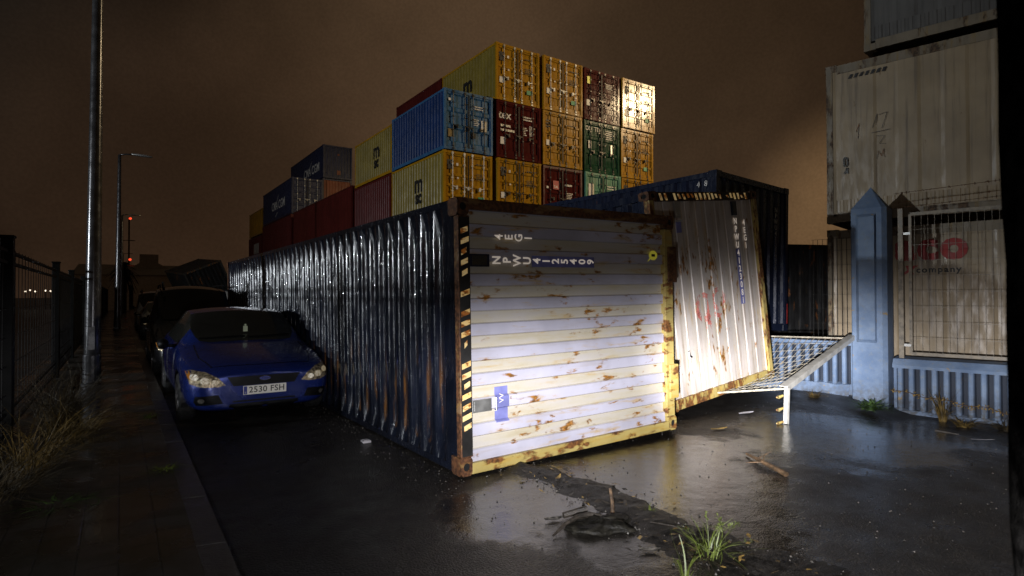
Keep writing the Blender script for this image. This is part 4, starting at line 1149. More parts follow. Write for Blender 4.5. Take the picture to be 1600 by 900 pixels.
def car_grid(K):
    """lofted shell: returns bmesh-ready verts/faces; materials 0 body 1 windscreen 2 side window 3 rear window"""
    v, f, m = [], [], []; S = K['st']; sw = K['W'] / 1.80; sh = K.get('sh', 1.0); z_belt = .86
    def Z(z): return z if z < z_belt else z_belt + (z - z_belt) * sh
    nP = 15
    for (y, zb, wb, zm, wm, zs, ws, zg, wg, zr, wr, zt) in S:
        half = [(wb * .80, zb), (wb, zb + .05), (wm, zm), (ws, zs), (wg, zg), (wr, zr), (wr * .55, zr + (zt - zr) * .72)]
        loop = [(0, zb)] + half + [(0, zt)] + [(-a, b) for a, b in reversed(half)]
        for a, b in loop: v.append((a * sw, y, Z(b)))
    n = 16; ns = len(S)
    for s in range(ns - 1):
        for i in range(n):
            j = (i + 1) % n; q = (s * n + i, (s + 1) * n + i, (s + 1) * n + j, s * n + j)
            mi = 0
            if K['ws'][0] <= s < K['ws'][1] and i in (6, 7, 8, 9): mi = 1
            if K['sd'][0] <= s < K['sd'][1] and i in (5, 10): mi = 2
            if K['rw'][0] <= s < K['rw'][1] and i in (6, 7, 8, 9): mi = 3
            f.append(q); m.append(mi)
    for s, flip in ((0, False), (ns - 1, True)):
        b = s * n
        for i in range(0, 8):
            q = (b + i, b + i + 1, b + (n - i - 1) % n, b + (n - i) % n)
            q = tuple(dict.fromkeys(q))
            if flip: q = q[::-1]
            f.append(q); m.append(0)
    return v, f, m
def project(bvh, pts, d, off, n=6):
    """drape a filled outline (list of (a, b) in the plane across d) on the body"""
def patch(bvh, outline, axis, off, name, mat, parent, org, smooth=True, rows=7):
    """outline in (x,z) seen from the front (axis 'y') or (y,z) from the side (axis 'x'/'-x'): a draped fill"""
    bm = bmesh.new(); vs = []
    for a, b in outline: vs.append(bm.verts.new((a, 0, b)))
    fc = bm.faces.new(vs); bmesh.ops.triangulate(bm, faces=[fc])
    for _ in range(4):
        es = [e for e in bm.edges if e.calc_length() > .05]
        if not es: break
        bmesh.ops.subdivide_edges(bm, edges=es, cuts=1, use_grid_fill=False)
        bmesh.ops.triangulate(bm, faces=bm.faces)
    for w in bm.verts:
        a, b = w.co.x, w.co.z
        if axis == 'y': o, d = Vector((a, -3, b)), Vector((0, 1, 0))
        elif axis == '-y': o, d = Vector((a, 9, b)), Vector((0, -1, 0))
        elif axis == 'x': o, d = Vector((-3, a, b)), Vector((1, 0, 0))
        else: o, d = Vector((3, a, b)), Vector((-1, 0, 0))
        h = bvh.ray_cast(o, d)
        w.co = (h[0] - d * off) if h[0] else (o + d * 3.0)
    bmesh.ops.recalc_face_normals(bm, faces=bm.faces)
    me = bpy.data.meshes.new(name); bm.to_mesh(me); bm.free()
    me.polygons.foreach_set('use_smooth', [smooth] * len(me.polygons))
    return link_mesh(me, name, mat, parent)
def rr_outline(x0, z0, x1, z1, r=.02, n=4):
    o = []
    for cx, cz, a in ((x1 - r, z0 + r, -90), (x1 - r, z1 - r, 0), (x0 + r, z1 - r, 90), (x0 + r, z0 + r, 180)):
        for i in range(n + 1): o.append((cx + r * math.cos(R(a + 90 * i / n)), cz + r * math.sin(R(a + 90 * i / n))))
    return o
def wheel(parent, x, y, r=.315, w=.2):
    side = -1 if x < 0 else 1
    mb = MB(); mb.lathe([(r * .62, -w / 2), (r * .9, -w / 2), (r, -w / 2 + .03), (r, w / 2 - .03), (r * .9, w / 2), (r * .62, w / 2)], axis='x', n=28)
    o = mb.build('wheel', M['tyre'], parent, smooth=True, mat4=Matrix.Translation((x, y, r)))
    mb = MB(); mb.lathe([(r * .63, side * w * .5), (r * .60, side * (w * .5 - .03)), (r * .58, side * (w * .5 - .05)), (.0, side * (w * .5 - .06))], axis='x', n=28)
    for k in range(7):
        t = 2 * PI * k / 7; c, s = math.cos(t), math.sin(t)
        mb.bar((side * (w * .5 - .02), .03 * c, .03 * s), (side * (w * .5 - .025), r * .6 * c, r * .6 * s), .05, .03, up=(side, 0, 0))
    mb.lathe([(.05, side * w * .5), (.0, side * w * .51)], axis='x', n=14)
    mb.build('rim', M['rim'], o)
def make_car(name, label, K, paint, plate=None, detail=2, group='cars parked along the kerb'):
    t = empty(name); tag(t, label, 'car', group)
    v, f, m = car_grid(K)
    me = bpy.data.meshes.new('shell'); me.from_pydata(v, [], f); me.polygons.foreach_set('material_index', m)
    for q in range(4): me.materials.append(M['trim'])
    bm = bmesh.new(); bm.from_mesh(me); bmesh.ops.recalc_face_normals(bm, faces=bm.faces)
    cl = bm.edges.layers.float.get('crease_edge') or bm.edges.layers.float.new('crease_edge')
    for e in bm.edges:
        if len(e.link_faces) == 2 and e.link_faces[0].material_index != e.link_faces[1].material_index: e[cl] = .75
    bm.to_mesh(me); bm.free()
    tmp = bpy.data.objects.new('shell', me); COL.objects.link(tmp)
    s = tmp.modifiers.new('s', 'SUBSURF'); s.levels = 3; s.render_levels = 3
    dg = bpy.context.evaluated_depsgraph_get(); dg.update()
    ev = bpy.data.meshes.new_from_object(tmp.evaluated_get(dg)); bpy.data.objects.remove(tmp)
    bv = bmesh.new(); bv.from_mesh(ev); bvh = BVHTree.FromBMesh(bv)
    L, W, sh = K['L'], K['W'], K.get('sh', 1)
    def cut(keep, nm, mat, off=0):
        b2 = bv.copy(); bmesh.ops.delete(b2, geom=[q for q in b2.faces if not keep(q)], context='FACES')
        m2 = bpy.data.meshes.new(nm); b2.to_mesh(m2); b2.free(); m2.materials.clear()
        m2.polygons.foreach_set('use_smooth', [True] * len(m2.polygons)); m2.polygons.foreach_set('material_index', [0] * len(m2.polygons))
        return link_mesh(m2, nm, mat, t)
    fw_, rw_ = K['wheels']; arch = .365
    def inarch(q):
        c = q.calc_center_median()
        if abs(c.x) < W * .36: return False
        return any(math.hypot(c.y - wy, c.z - .31) < arch for wy in (fw_, rw_))
    cut(lambda q: q.material_index == 0 and not inarch(q), 'body', paint)
    cut(lambda q: q.material_index == 1, 'windscreen', M['glass'])
    cut(lambda q: q.material_index == 3, 'rear_window', M['glass'])
    for sg in (1, -1): cut(lambda q: q.material_index == 2 and q.calc_center_median().x * sg > 0, 'side_window', M['glass'])
    mb = MB()
    for sg in (1, -1):
        for wy in (fw_, rw_):
            n = 20
            mb.sheet(list(range(n + 1)), [0, 1], lambda i, k: (sg * (W / 2 - .03 - .30 * k), wy + arch * 1.02 * math.cos(PI * i / n * 1.16 - .25), .31 + arch * 1.02 * math.sin(PI * i / n * 1.16 - .25)))
    mb.box((-W * .36, .5, .16), (W * .36, L - .4, .26)); mb.build('underbody', M['trim'], t)
    for sx in (1, -1):
        for wy in (fw_, rw_): wheel(t, sx * (W / 2 - .115), wy)
    # door mirrors
    for sg in (1, -1):
        mb = MB(); zz = K.get('mz', .96); yy = K.get('my', 1.62); e = .10 if sg < 0 else .02
        mb.lathe([(0.01, -.07), (.055, -.05), (.075, .02), (.07, .06), (.0, .065)], c=(sg * (W / 2 + e), yy, zz), axis='y', n=14)
        mb.box((sg * (W / 2 - .07), yy - .02, zz - .05), (sg * (W / 2 + e - .02), yy + .03, zz - .01)); mb.build('door_mirror', M['trim'], t, smooth=True)
    nx = K.get('nx', 1.0); zo = K.get('zo', 0.0)
    if detail >= 1:
        for sg in (-1, 1):
            ol = [(.44, .525), (.54, .505), (.70, .515), (.81, .55), (.845, .70), (.78, .715), (.64, .69), (.52, .62)]
            ol = [(sg * a * W / 1.8, b + zo) for a, b in ol]
            h = patch(bvh, ol, 'y', .006, 'headlight', M['lamp_glass'], t, None)
            for cx, cz, r in ((.56, .565, .042), (.66, .590, .052), (.765, .635, .046)):
                c = [(sg * cx * W / 1.8 + r * math.cos(2 * PI * i / 12), cz + zo + r * .8 * math.sin(2 * PI * i / 12)) for i in range(12)]
                patch(bvh, c, 'y', .012, 'reflector', M['reflector'], h, None)
            patch(bvh, [(sg * a * W / 1.8, b + zo) for a, b in ((.80, .60), (.825, .62), (.838, .695), (.80, .70))], 'y', .011, 'indicator', M['amber'], h, None)
            patch(bvh, [(sg * a * W / 1.8, b + zo) for a, b in ((.47, .30), (.74, .28), (.77, .33), (.76, .40), (.52, .41))], 'y', .004, 'fog_recess', M['trim'], t, None)
            c = [(sg * .70 * W / 1.8 + .035 * math.cos(2 * PI * i / 12), .345 + zo + .03 * math.sin(2 * PI * i / 12)) for i in range(12)]
            patch(bvh, c, 'y', .014, 'fog_lamp', M['fog_glass'], t, None)
        patch(bvh, [(-.37, .505 + zo), (.37, .505 + zo), (.44, .622 + zo), (-.44, .622 + zo)], 'y', .005, 'grille', M['trim'], t, None)
        patch(bvh, rr_outline(-.42, .20, .42, .285, .02), 'y', .004, 'lower_grille', M['trim'], t, None)
        patch(bvh, rr_outline(-.38, .300, .38, .322, .008), 'y', .004, 'lower_grille', M['trim'], t, None)
        bd = [(.075 * math.cos(2 * PI * i / 20), .585 + zo + .030 * math.sin(2 * PI * i / 20)) for i in range(20)]
        b = patch(bvh, bd, 'y', .012, 'badge', M['chrome'], t, None)
        bd = [(.066 * math.cos(2 * PI * i / 20), .585 + zo + .023 * math.sin(2 * PI * i / 20)) for i in range(20)]
        patch(bvh, bd, 'y', .0145, 'badge_field', M['plate_blue'], b, None)
        h = bvh.ray_cast(Vector((0, -3, .585 + zo)), Vector((0, 1, 0)))
        if plate: text('Ford', .05, M['chrome'], b, (0, h[0].y - .017, .585 + zo), shear=.3)
        # wipers, bonnet shut line, door lines
        def top_line(pts, nm='panel_seam', r=.0045):
            q = []
            for x, y in pts:
                hh = bvh.ray_cast(Vector((x, y, 4)), Vector((0, 0, -1)))
                if hh[0]: q.append(hh[0] + Vector((0, 0, .001)))
            m2 = MB(); m2.tube(q, r, 4); m2.build(nm, M['trim'], t)
        for sg in (-1, 1): top_line([(sg * (.60 + .10 * min(1, i / 4)), .20 + .98 * i / 10) for i in range(11)])
        top_line([(-.60 + 1.2 * i / 14, .20 - .06 * math.cos((-.60 + 1.2 * i / 14) * 2.6)) for i in range(15)])
        mb = MB()
        for x0, x1 in ((-.62, -.02), (.02, .60)):
            pts = []
            for i in range(7):
                x = x0 + (x1 - x0) * i / 6; hh = bvh.ray_cast(Vector((x, -1, K.get('wz', 1.035) + .02 * i / 6)), Vector((0, 1, 0)))
                if hh[0]: pts.append(hh[0] + Vector((0, -.012, .006)))
            if len(pts) > 2: mb.tube(pts, .009, 5)
        if mb.v: mb.build('wiper', M['trim'], t)
        for sg in (-1, 1):
            for yy in K.get('lines', (1.42, 2.50, 3.42)):
                mb = MB(); pts = []
                for i in range(9):
                    z = .30 + .60 * i / 8; hh = bvh.ray_cast(Vector((sg * 3, yy + (.0 if yy < 3 else -.10 * (1 - i / 8)), z)), Vector((-sg, 0, 0)))
                    if hh[0]: pts.append(hh[0] + Vector((sg * .001, 0, 0)))
                if len(pts) > 2: mb.tube(pts, .004, 4); mb.build('door_seam', M['trim'], t)
        for sg in (-1, 1):
            for yy in (2.28, 3.2):
                hh = bvh.ray_cast(Vector((sg * 3, yy, .86)), Vector((-sg, 0, 0)))
                mb = MB(); c = hh[0]; mb.bar(c + Vector((sg * .02, -.09, 0)), c + Vector((sg * .02, .09, 0)), .022, .028); mb.build('door_handle', paint, t, bevel=.006)
    for sg in (-1, 1):
        patch(bvh, [(sg * a, b) for a, b in ((.52, .76), (.72, .74), (.76, .98), (.62, .99))], '-y', .006, 'tail_light', M['red_lens'], t, None)
    if plate:
        hh = bvh.ray_cast(Vector((0, -3, .435)), Vector((0, 1, 0))); yy = hh[0].y - .022; zc = .445
        mb = MB(); mb.box((-.26, yy, zc - .056), (.26, yy + .012, zc + .056)); p = mb.build('number_plate', M['plate'], t, bevel=.003)
        mb = MB(); mb.poly([(-.255, yy - .002, zc - .05), (-.215, yy - .002, zc - .05), (-.215, yy - .002, zc + .05), (-.255, yy - .002, zc + .05)]); mb.build('plate_band', M['plate_blue'], p)
        text('E', .03, M['white_mark'], p, (-.235, yy - .004, zc - .03))
        text(plate, .105, M['black_mark'], p, (.022, yy - .0035, zc), bold=.0015, spacing=1.06)
    bv.free()
    return t
HATCH.update(ws=(5, 7), sd=(6, 10), rw=(10, 12), wheels=(.86, 3.50))
car = make_car('parked_car', 'blue hatchback with number plate 2530 FSH squeezed against the fallen container', HATCH, M['blue_car'], '2530 FSH')
# paper tag hanging from its mirror
mb = MB(); mb.box((-.028, 1.50, 1.13), (.028, 1.504, 1.22)); mb.tube([(0, 1.502, 1.22), (0, 1.52, 1.27)], .002, 4); tg = None
car.location = (1.215, 8.08, 0); car.rotation_euler = (0, 0, .05)
mb = MB(); mb.box((-.03, 1.36, 1.115), (.03, 1.363, 1.195)); mb.box((-.012, 1.36, 1.197), (.012, 1.363, 1.225)); mb.build('hanging_tag', M['freshener'], car)
VAN = dict(HATCH); VAN.update(L=4.7, W=1.78, sh=1.72, my=1.35, mz=1.12, wz=1.12, lines=(1.3, 2.6, 3.6), wheels=(.86, 3.75))
VAN['st'] = [(y * (1.0 if y < 1 else 1.09), *r) for (y, *r) in HATCH['st']]
VAN['st'] = [(y, zb, wb, zm, wm, zs + .03, ws, zg + .02, wg, zr, wr + (.10 if i > 6 else .04 if i > 5 else 0), zt + (.05 if i < 6 else .0)) for i, (y, zb, wb, zm, wm, zs, ws, zg, wg, zr, wr, zt) in enumerate(VAN['st'])]
VAN['st'][-3:] = [(y, zb, wb, zm, wm, zs, ws, zg, wg, 1.33, .66, 1.40) if i == 0 else (y, zb, wb, zm, wm, zs, ws, zg, wg, 1.20 if i == 1 else 1.0, .6, 1.28 if i == 1 else 1.05) for i, (y, zb, wb, zm, wm, zs, ws, zg, wg, zr, wr, zt) in enumerate(VAN['st'][-3:])]
van = make_car('parked_van', 'tall black van parked behind the blue hatchback', VAN, M['black_car'])
van.location = (.86, 13.6, 0); van.rotation_euler = (0, 0, .045)
mb = MB()
for sg in (-1, 1): mb.tube([(sg * .66, 2.1, 1.845), (sg * .66, 2.2, 1.90), (sg * .62, 3.8, 1.90), (sg * .62, 3.9, 1.84)], .018, 6)
mb.build('roof_rail', M['trim'], van)
mb = MB(); mb.tube([(-.60, 2.02, 1.78), (-.62, 1.98, 1.97)], .03, 6); mb.build('antenna', M['trim'], van)
c3 = make_car('parked_car', 'dark grey hatchback parked behind the black van', HATCH, M['grey_car'], detail=1)
c3.location = (-.06 + .78, 19.9 + 4.3, 0); c3.rotation_euler = (0, 0, PI + .045)
c4 = copy_tree(c3); c4['label'] = 'silver car farther down the kerb, third behind the blue hatchback'; c4.location = (.48, 25.6, 0); c4.rotation_euler = (0, 0, .042)
c5 = copy_tree(van); c5['label'] = 'pale van at the far end of the row of parked cars'; c5.location = (.15, 32.0, 0)
for c, m in ((c4, 'silver_car'), (c5, 'white_car')):
    for ch in c.children:
        if ch.name.split('.')[0] in ('body', 'door_handle'): ch.material_slots[0].material = M[m]

# ------------------------------------------------- far end of the road
b = empty('warehouse', (-5.2, 96, 0)); tag(b, 'low white warehouse with grey tower at the end of the road', 'building')
mb = MB(); mb.box((-4, 0, 0), (14, 18, 4.6)); mb.build('wall', M['far_white'], b)
mb = MB(); mb.poly([(-4.3, -.3, 4.605), (14.3, -.3, 4.605), (14.3, 9, 6.4), (-4.3, 9, 6.4)]); mb.poly([(-4.3, 9, 6.4), (14.3, 9, 6.4), (14.3, 18.3, 4.605), (-4.3, 18.3, 4.605)]); mb.poly([(-4.0, -.3, 4.605), (-4.0, 9, 6.39), (-4.0, 18.3, 4.605)]); mb.poly([(14.0, -.3, 4.605), (14, 9, 6.39), (14, 18.3, 4.605)]); mb.build('roof', M['far_grey'], b)
mb = MB(); mb.box((3.2, 6, 4.8), (5.6, 9, 7.9)); mb.poly([(1.4, 5.9, 5.2), (8.0, 5.9, 5.2), (5.6, 5.9, 6.6), (3.2, 5.9, 6.6)]); mb.build('tower', M['far_grey'], b)
mb = MB(); mb.box((.2, -.06, 0), (2.6, -.005, 3.2)); mb.build('gate', M['far_dark'], b)
wt = empty('boundary_wall', (-9, 78, 0)); tag(wt, 'pale stretch of wall behind the far lamp posts', 'wall')
mb = MB(); mb.box((0, 0, 0), (6.5, .3, 3.4)); mb.box((-.05, -.05, 3.403), (6.55, .35, 3.5)); mb.build('wall_face', M['far_white'], wt)
pt = empty('palm_tree', (-2.45, 64, 0)); tag(pt, 'small dark palm tree silhouetted at the end of the road', 'tree')
mb = MB(); mb.tube([(0, 0, 0), (.05, 0, 2), (0, 0, 4.1)], [.24, .18, .2], 8); mb.build('trunk', M['palm'], pt)
mb = MB(); rr = random.Random(3)
for k in range(110):
    a = rr.uniform(0, 2 * PI); el = rr.uniform(-1.0, 1.35); ln = rr.uniform(1.1, 1.9)
    o = Vector((0, 0, 4.2)); d = Vector((math.cos(a) * math.cos(el), math.sin(a) * math.cos(el), math.sin(el))); pts = []
    for i in range(6):
        u = i / 5; pts.append(o + d * ln * u + Vector((0, 0, -.55 * u * u * ln)))
    s = d.cross(Vector((0, 0, 1))).normalized()
    for i in range(5):
        w = .10 * (1 - i / 5) + .03; w2 = .10 * (1 - (i + 1) / 5) + .01
        mb.poly([pts[i] - s * w, pts[i] + s * w, pts[i + 1] + s * w2, pts[i + 1] - s * w2])
mb.build('crown', M['palm'], pt)
ms = empty('radio_mast', (-3.4, 105, 0)); tag(ms, 'thin mast with two red obstruction lights at the end of the road', 'mast')
mb = MB(); mb.tube([(0, 0, 0), (0, 0, 13.6)], .12, 6); mb.build('pole', M['far_dark'], ms)
for z in (13.4, 7.2):
    mb = MB(); mb.lathe([(0, -.2), (.17, -.1), (.2, 0), (.17, .1), (0, .2)], c=(.15, -.2, z), n=10); mb.build('beacon', M['glow_red'], ms)
# tilted dark container far left of the yard and shed beneath it
container('tipped_container', 'dark container tipped up beyond the parked cars', (2.6, 44.0, .75), ('frame_dark', 'black_steel', 'black_steel'), rot=(R(4), R(-24), R(8)), L=6.06, front='plain')
sh = empty('site_shed', (3.6, 41.0, 0)); tag(sh, 'grey wooden shed under the tipped dark container', 'shed')
mb = MB(); mb.box((0, 0, 0), (2.6, 2.6, 1.95)); mb.build('wall', M['far_grey'], sh); mb = MB(); mb.box((-.1, -.1, 1.953), (2.7, 2.7, 2.05)); mb.build('roof', M['far_dark'], sh)
dt = empty('far_container', (10.6, 22.4 + 46, 0)); 
bpy.data.objects.remove(dt)
# distant lights across the field
for k, (x, y, z, c) in enumerate(((-14.0, 95, 2.3, 'glow_white'), (-13.5, 95, 2.45, 'glow_white'), (-13.0, 95, 2.3, 'glow_white'), (-12.0, 95, 2.4, 'glow_white'), (-11.5, 95, 2.35, 'glow_white'), (-10.9, 95, 1.5, 'glow_warm'), (-10.1, 60, 3.2, 'glow_red'), (-10.05, 60, 2.1, 'glow_red'))):
    o = empty('distant_lamp', (x, y, 0)); lab = {'glow_white': 'small white lamp far off behind the left fence', 'glow_warm': 'dim orange lamp far off behind the left fence', 'glow_red': 'small red lamp far off behind the left fence'}[c]
    tag(o, lab, 'lamp', 'distant lamps behind the fence')
    mb = MB(); mb.tube([(0, 0, 0), (0, 0, z)], .04, 5); mb.build('pole', M['far_dark'], o)
    mb = MB(); q = .10; mb.lathe([(0, -q), (q * .8, -q * .6), (q, 0), (q * .8, q * .6), (0, q)], c=(0, -.1, z), n=8); mb.build('bulb', M[c], o)
tr = empty('tree_trunk', (1.545, .345, 0)); tag(tr, 'black tree trunk close to the camera, out of focus at the right edge', 'tree')
mb = MB(); n = 26
mb.sheet([i / n for i in range(n + 1)], list(range(21)), lambda u, k: (-.045 * u + (.13 + .012 * noise.noise(Vector((math.cos(k * PI / 10) * 2, math.sin(k * PI / 10) * 2, u * 14)))) * math.cos(k * PI / 10) * (1 + .12 * (1 - u)), .03 * u + (.13 + .012 * noise.noise(Vector((math.cos(k * PI / 10) * 2 + 5, math.sin(k * PI / 10) * 2, u * 14)))) * math.sin(k * PI / 10), u * 3.4))
mb.build('trunk', M['bark'], tr, smooth=True)

# ---------------------------------------------------- weeds, debris, litter
def tuft(name, label, loc, mat, n, h, spread, lean=(0, 0), w=.006, seed=0, droop=.5, group=None, cat='grass', heads=None):
    rr = random.Random(seed); mb = MB()
    for k in range(n):
        a = rr.uniform(0, 2 * PI); r0 = spread * .25 * math.sqrt(rr.random()); hh = h * rr.uniform(.35, 1.0)
        o = Vector((r0 * math.cos(a), r0 * math.sin(a), -.01)); out = Vector((math.cos(a) + lean[0] * rr.uniform(.4, 1.4), math.sin(a) + lean[1] * rr.uniform(.4, 1.4), 0)) * spread * rr.uniform(.2, 1.0)
        pts = []; m = 6; dr = droop * rr.uniform(.2, 1.4)
        curl = rr.gauss(0, .9); kink = rr.uniform(.35, 1.0) if rr.random() < .3 else 2; pw_ = rr.uniform(1.1, 2.2)
        for i in range(m + 1):
            u = i / m; q = out * (u ** pw_); q.rotate(Matrix.Rotation(curl * u, 3, 'Z')); zz = hh * (u - dr * u * u * .62)
            if u > kink: zz = hh * (kink - dr * kink * kink * .62) - (u - kink) * hh * .55
            pts.append(o + q + Vector((0, 0, max(.004, zz))))
        s = Vector((-math.sin(a + rr.uniform(-.6, .6)), math.cos(a), 0)); s.normalize(); ww = w * rr.uniform(.6, 1.3)
        for i in range(m):
            a0 = ww * (1 - (i / m) ** 2) + .0008; a1 = ww * (1 - ((i + 1) / m) ** 2) + .0008
            mb.poly([pts[i] - s * a0, pts[i] + s * a0, pts[i + 1] + s * a1, pts[i + 1] - s * a1])
        if heads and rr.random() < heads:
            for i in range(16):
                c = pts[-1].lerp(pts[-2], i / 16 * 1.2); d = Vector((rr.uniform(-1, 1), rr.uniform(-1, 1), rr.uniform(-.3, 1))).normalized() * .018
                mb.poly([c, c + d + s * .004, c + d * 1.5, c + d - s * .004])
    o = mb.build(name, M[mat]); o.location = loc; tag(o, label, cat, group); return o
WG = 'weeds along the pavement fence'
tuft('dry_weed', 'tall tangle of dry brown weeds beside the lamp post at the fence', (-.98, 8.9, .125), 'straw_dark', 430, .95, .85, (.45, -.3), .0022, 1, .5, WG)
tuft('dry_weed', 'dry weeds bowing over the pavement, just past the tall tangle', (-.78, 8.0, .125), 'straw', 260, .50, 1.1, (.7, .1), .0028, 2, .85, WG)
tuft('dry_weed', 'yellow dry clump nearer the camera at the left fence', (-.92, 6.55, .125), 'straw', 190, .70, .75, (.4, .2), .003, 3, .6, WG)
tuft('dry_weed', 'thin grey weeds at the lower left edge by the fence', (-1.02, 5.75, .125), 'straw_dark', 230, .50, .75, (.4, 0), .0028, 4, .7, WG)
tuft('green_weed', 'low green sprig at the lower left corner of the pavement', (-.62, 5.35, .128), 'leafgreen', 46, .06, .42, (.4, 0), .006, 5, .9, WG)
tuft('green_weed', 'small green sprig growing by the kerb edge', (.08, 5.9, .128), 'grass', 60, .07, .24, (0, 0), .006, 6, .9, WG)
tuft('green_weed', 'little yellow green sprig on the kerb opposite the blue car', (-.05, 8.6, .128), 'grass', 50, .10, .26, (0, 0), .005, 16, .9, WG)
tuft('grass_tuft', 'bright green grass tuft with seed head at the bottom of the view', (2.95, 2.46, 0), 'grass', 75, .26, .26, (.5, .1), .0028, 7, .45, heads=.10)
tuft('grass_tuft', 'few tall blades at the bottom edge left of the bright tuft', (2.62, 2.36, 0), 'grass', 14, .30, .12, (.05, 0), .0045, 8, .3)
tuft('dry_weed', 'dead brown blades matted round the foot of the bright tuft', (2.93, 2.50, .01), 'straw_dark', 90, .11, .30, (.2, 0), .004, 31, .9)
tuft('grass_tuft', 'tiny yellow grass tuft beside the dark sack', (3.15, 3.17, 0), 'grass', 26, .09, .10, (.3, .2), .005, 9, .6)
o = tuft('grass_stalk', 'long single seeding stalk leaning right from the bright tuft', (2.99, 2.45, 0), 'grass', 4, .36, .34, (1.9, .25), .0035, 10, .35, heads=1.0)
tuft('green_plant', 'leafy green plant at the foot of the blue pillar', (9.22, 4.68, -.09), 'leafgreen', 150, .22, .36, (-.2, -.2), .022, 11, .8, cat='plant')
tuft('dry_weed', 'dry brown weed heap at the wall foot left of the pillar', (9.05, 5.45, .0), 'straw', 120, .13, .30, (0, 0), .006, 12, .8)
tuft('dry_weed', 'upright dry weed growing against the ribbed wall', (9.72, 3.92, -.2), 'straw', 60, .62, .20, (.05, .1), .006, 13, .4)
tuft('dry_weed', 'brown heap of dead weed at the base of the ribbed wall', (9.60, 3.62, -.19), 'straw', 150, .16, .38, (0, 0), .006, 14, .8)
tuft('dry_weed', 'brown dead weed at the far right of the wall foot', (9.80, 3.2, -.2), 'straw_dark', 150, .18, .40, (0, 0), .007, 15, .8)
# vine on the right wall
vn = wall_thing('dead_vine', 'withered vine creeping along the ribbed wall', 'vine')
mb = MB(); pts = [(.34 + i * .10, -.025 - .01 * math.sin(i * 2.1), .14 - .012 * i + .02 * math.sin(i * 1.3)) for i in range(26)]; mb.tube(pts, .006, 5); mb.build('stem', M['wood'], vn)
mb = MB(); rr = random.Random(2)
for i in range(170):
    c = Vector(pts[rr.randrange(26)]) + Vector((rr.uniform(-.06, .06), rr.uniform(-.03, .0), rr.uniform(-.03, .03))); d = Vector((rr.uniform(-1, 1), rr.uniform(-.6, .2), rr.uniform(-1, 1))).normalized() * .022; e = d.orthogonal().normalized() * .009
    mb.poly([c - d, c + e, c + d, c - e])
mb.build('leaves', M['deadleaf'], vn)

# seam of dirt between the two pavings with debris
mb = MB(); A, B = Vector((3.10, 4.62, 0)), Vector((2.98, 1.7, 0))
cl = [Vector((2.95, 4.75, 0)), Vector((3.08, 4.2, 0)), Vector((3.12, 3.7, 0)), Vector((3.06, 3.2, 0)), Vector((3.02, 2.8, 0)), Vector((3.08, 2.4, 0)), Vector((3.2, 1.9, 0))]
us = [i / 90 for i in range(91)]
def cpos(u):
    f = u * (len(cl) - 1); j = min(int(f), len(cl) - 2); return cl[j].lerp(cl[j + 1], f - j)
def ridge(u, k):
    c = cpos(u); wv = (-.17, -.10, -.05, 0, .05, .10, .19)[k] * (1 + .9 * u) * (1 + .5 * noise.noise(Vector((u * 9, 1, 0)))); hv = (-.004, .012, .026, .034, .026, .012, -.004)[k]
    hz = hv * (1 + 1.2 * noise.noise(Vector((u * 22, k * 1.3, 4)))) + (.010 * noise.noise(Vector((u * 60, k * 2.2, 7))) if 0 < k < 6 else 0)
    return (c.x + wv + .03 * noise.noise(Vector((u * 25, k * .6, 2))), c.y, hz)
mb.sheet(us, list(range(7)), ridge); tag(mb.build('dirt_strip', M['mud'], smooth=True), kind='structure')
mb = MB(); rr = random.Random(11)
def pebble(mb, c, r, rr):
    n = len(mb.v); s = [rr.uniform(.6, 1.2) for _ in range(6)]
    mb.v += [(c[0] + r * s[0], c[1], c[2]), (c[0], c[1] + r * s[1], c[2]), (c[0] - r * s[2], c[1], c[2]), (c[0], c[1] - r * s[3], c[2]), (c[0], c[1], c[2] + r * .8 * s[4]), (c[0], c[1], c[2] - r * .5)]
    for i in range(4): mb.f.append((n + i, n + (i + 1) % 4, n + 4)); mb.f.append((n + (i + 1) % 4, n + i, n + 5)); mb.m += [0, 0]
for k in range(900):
    u = rr.random(); c = cpos(u); pebble(mb, (c.x + rr.gauss(0, .16), c.y + rr.gauss(0, .04), .006), rr.choice((.003, .004, .006, .008, .013)), rr)
for k in range(1500):
    x, y = rr.uniform(2.0, 10), rr.uniform(1.6, 5.6)
    if x < 2.4 and y > 4.6: continue
    pebble(mb, (x, y, gz(x, y) + .003), rr.choice((.002, .003, .004, .005, .009)), rr)
for k in range(500):
    y = rr.uniform(3.5, 11); x = 2.34 - .057 * (y - 4.67) - abs(rr.gauss(0, .25)); pebble(mb, (x, y, .004), rr.choice((.003, .004, .006, .010)), rr)
tag(mb.build('gravel', M['stone']), 'scattered grit and small stones on the wet road', 'gravel', kind='stuff')
mb = MB(); rr = random.Random(21)
for k in range(420):
    u = rr.random(); c = cpos(u) + Vector((rr.gauss(0, .15), rr.gauss(0, .05), .022 + rr.uniform(-.012, .016))); a = rr.uniform(0, 2 * PI); l = rr.uniform(.008, .045); w = l * rr.uniform(.08, .5)
    d = Vector((math.cos(a), math.sin(a), rr.uniform(-.3, .3))) * l; e = Vector((-math.sin(a), math.cos(a), rr.uniform(-.4, .4))) * w
    mb.poly([c - d, c + e, c + d, c - e], rr.choice((0, 0, 1, 2)))
tag(mb.build('leaf_litter', [M['dead_wood'], M['mud'], M['deadleaf']]), 'rotten leaf bits and splinters along the dirt strip', 'litter', kind='stuff')
sk = MB(); n1, n2 = 28, 16
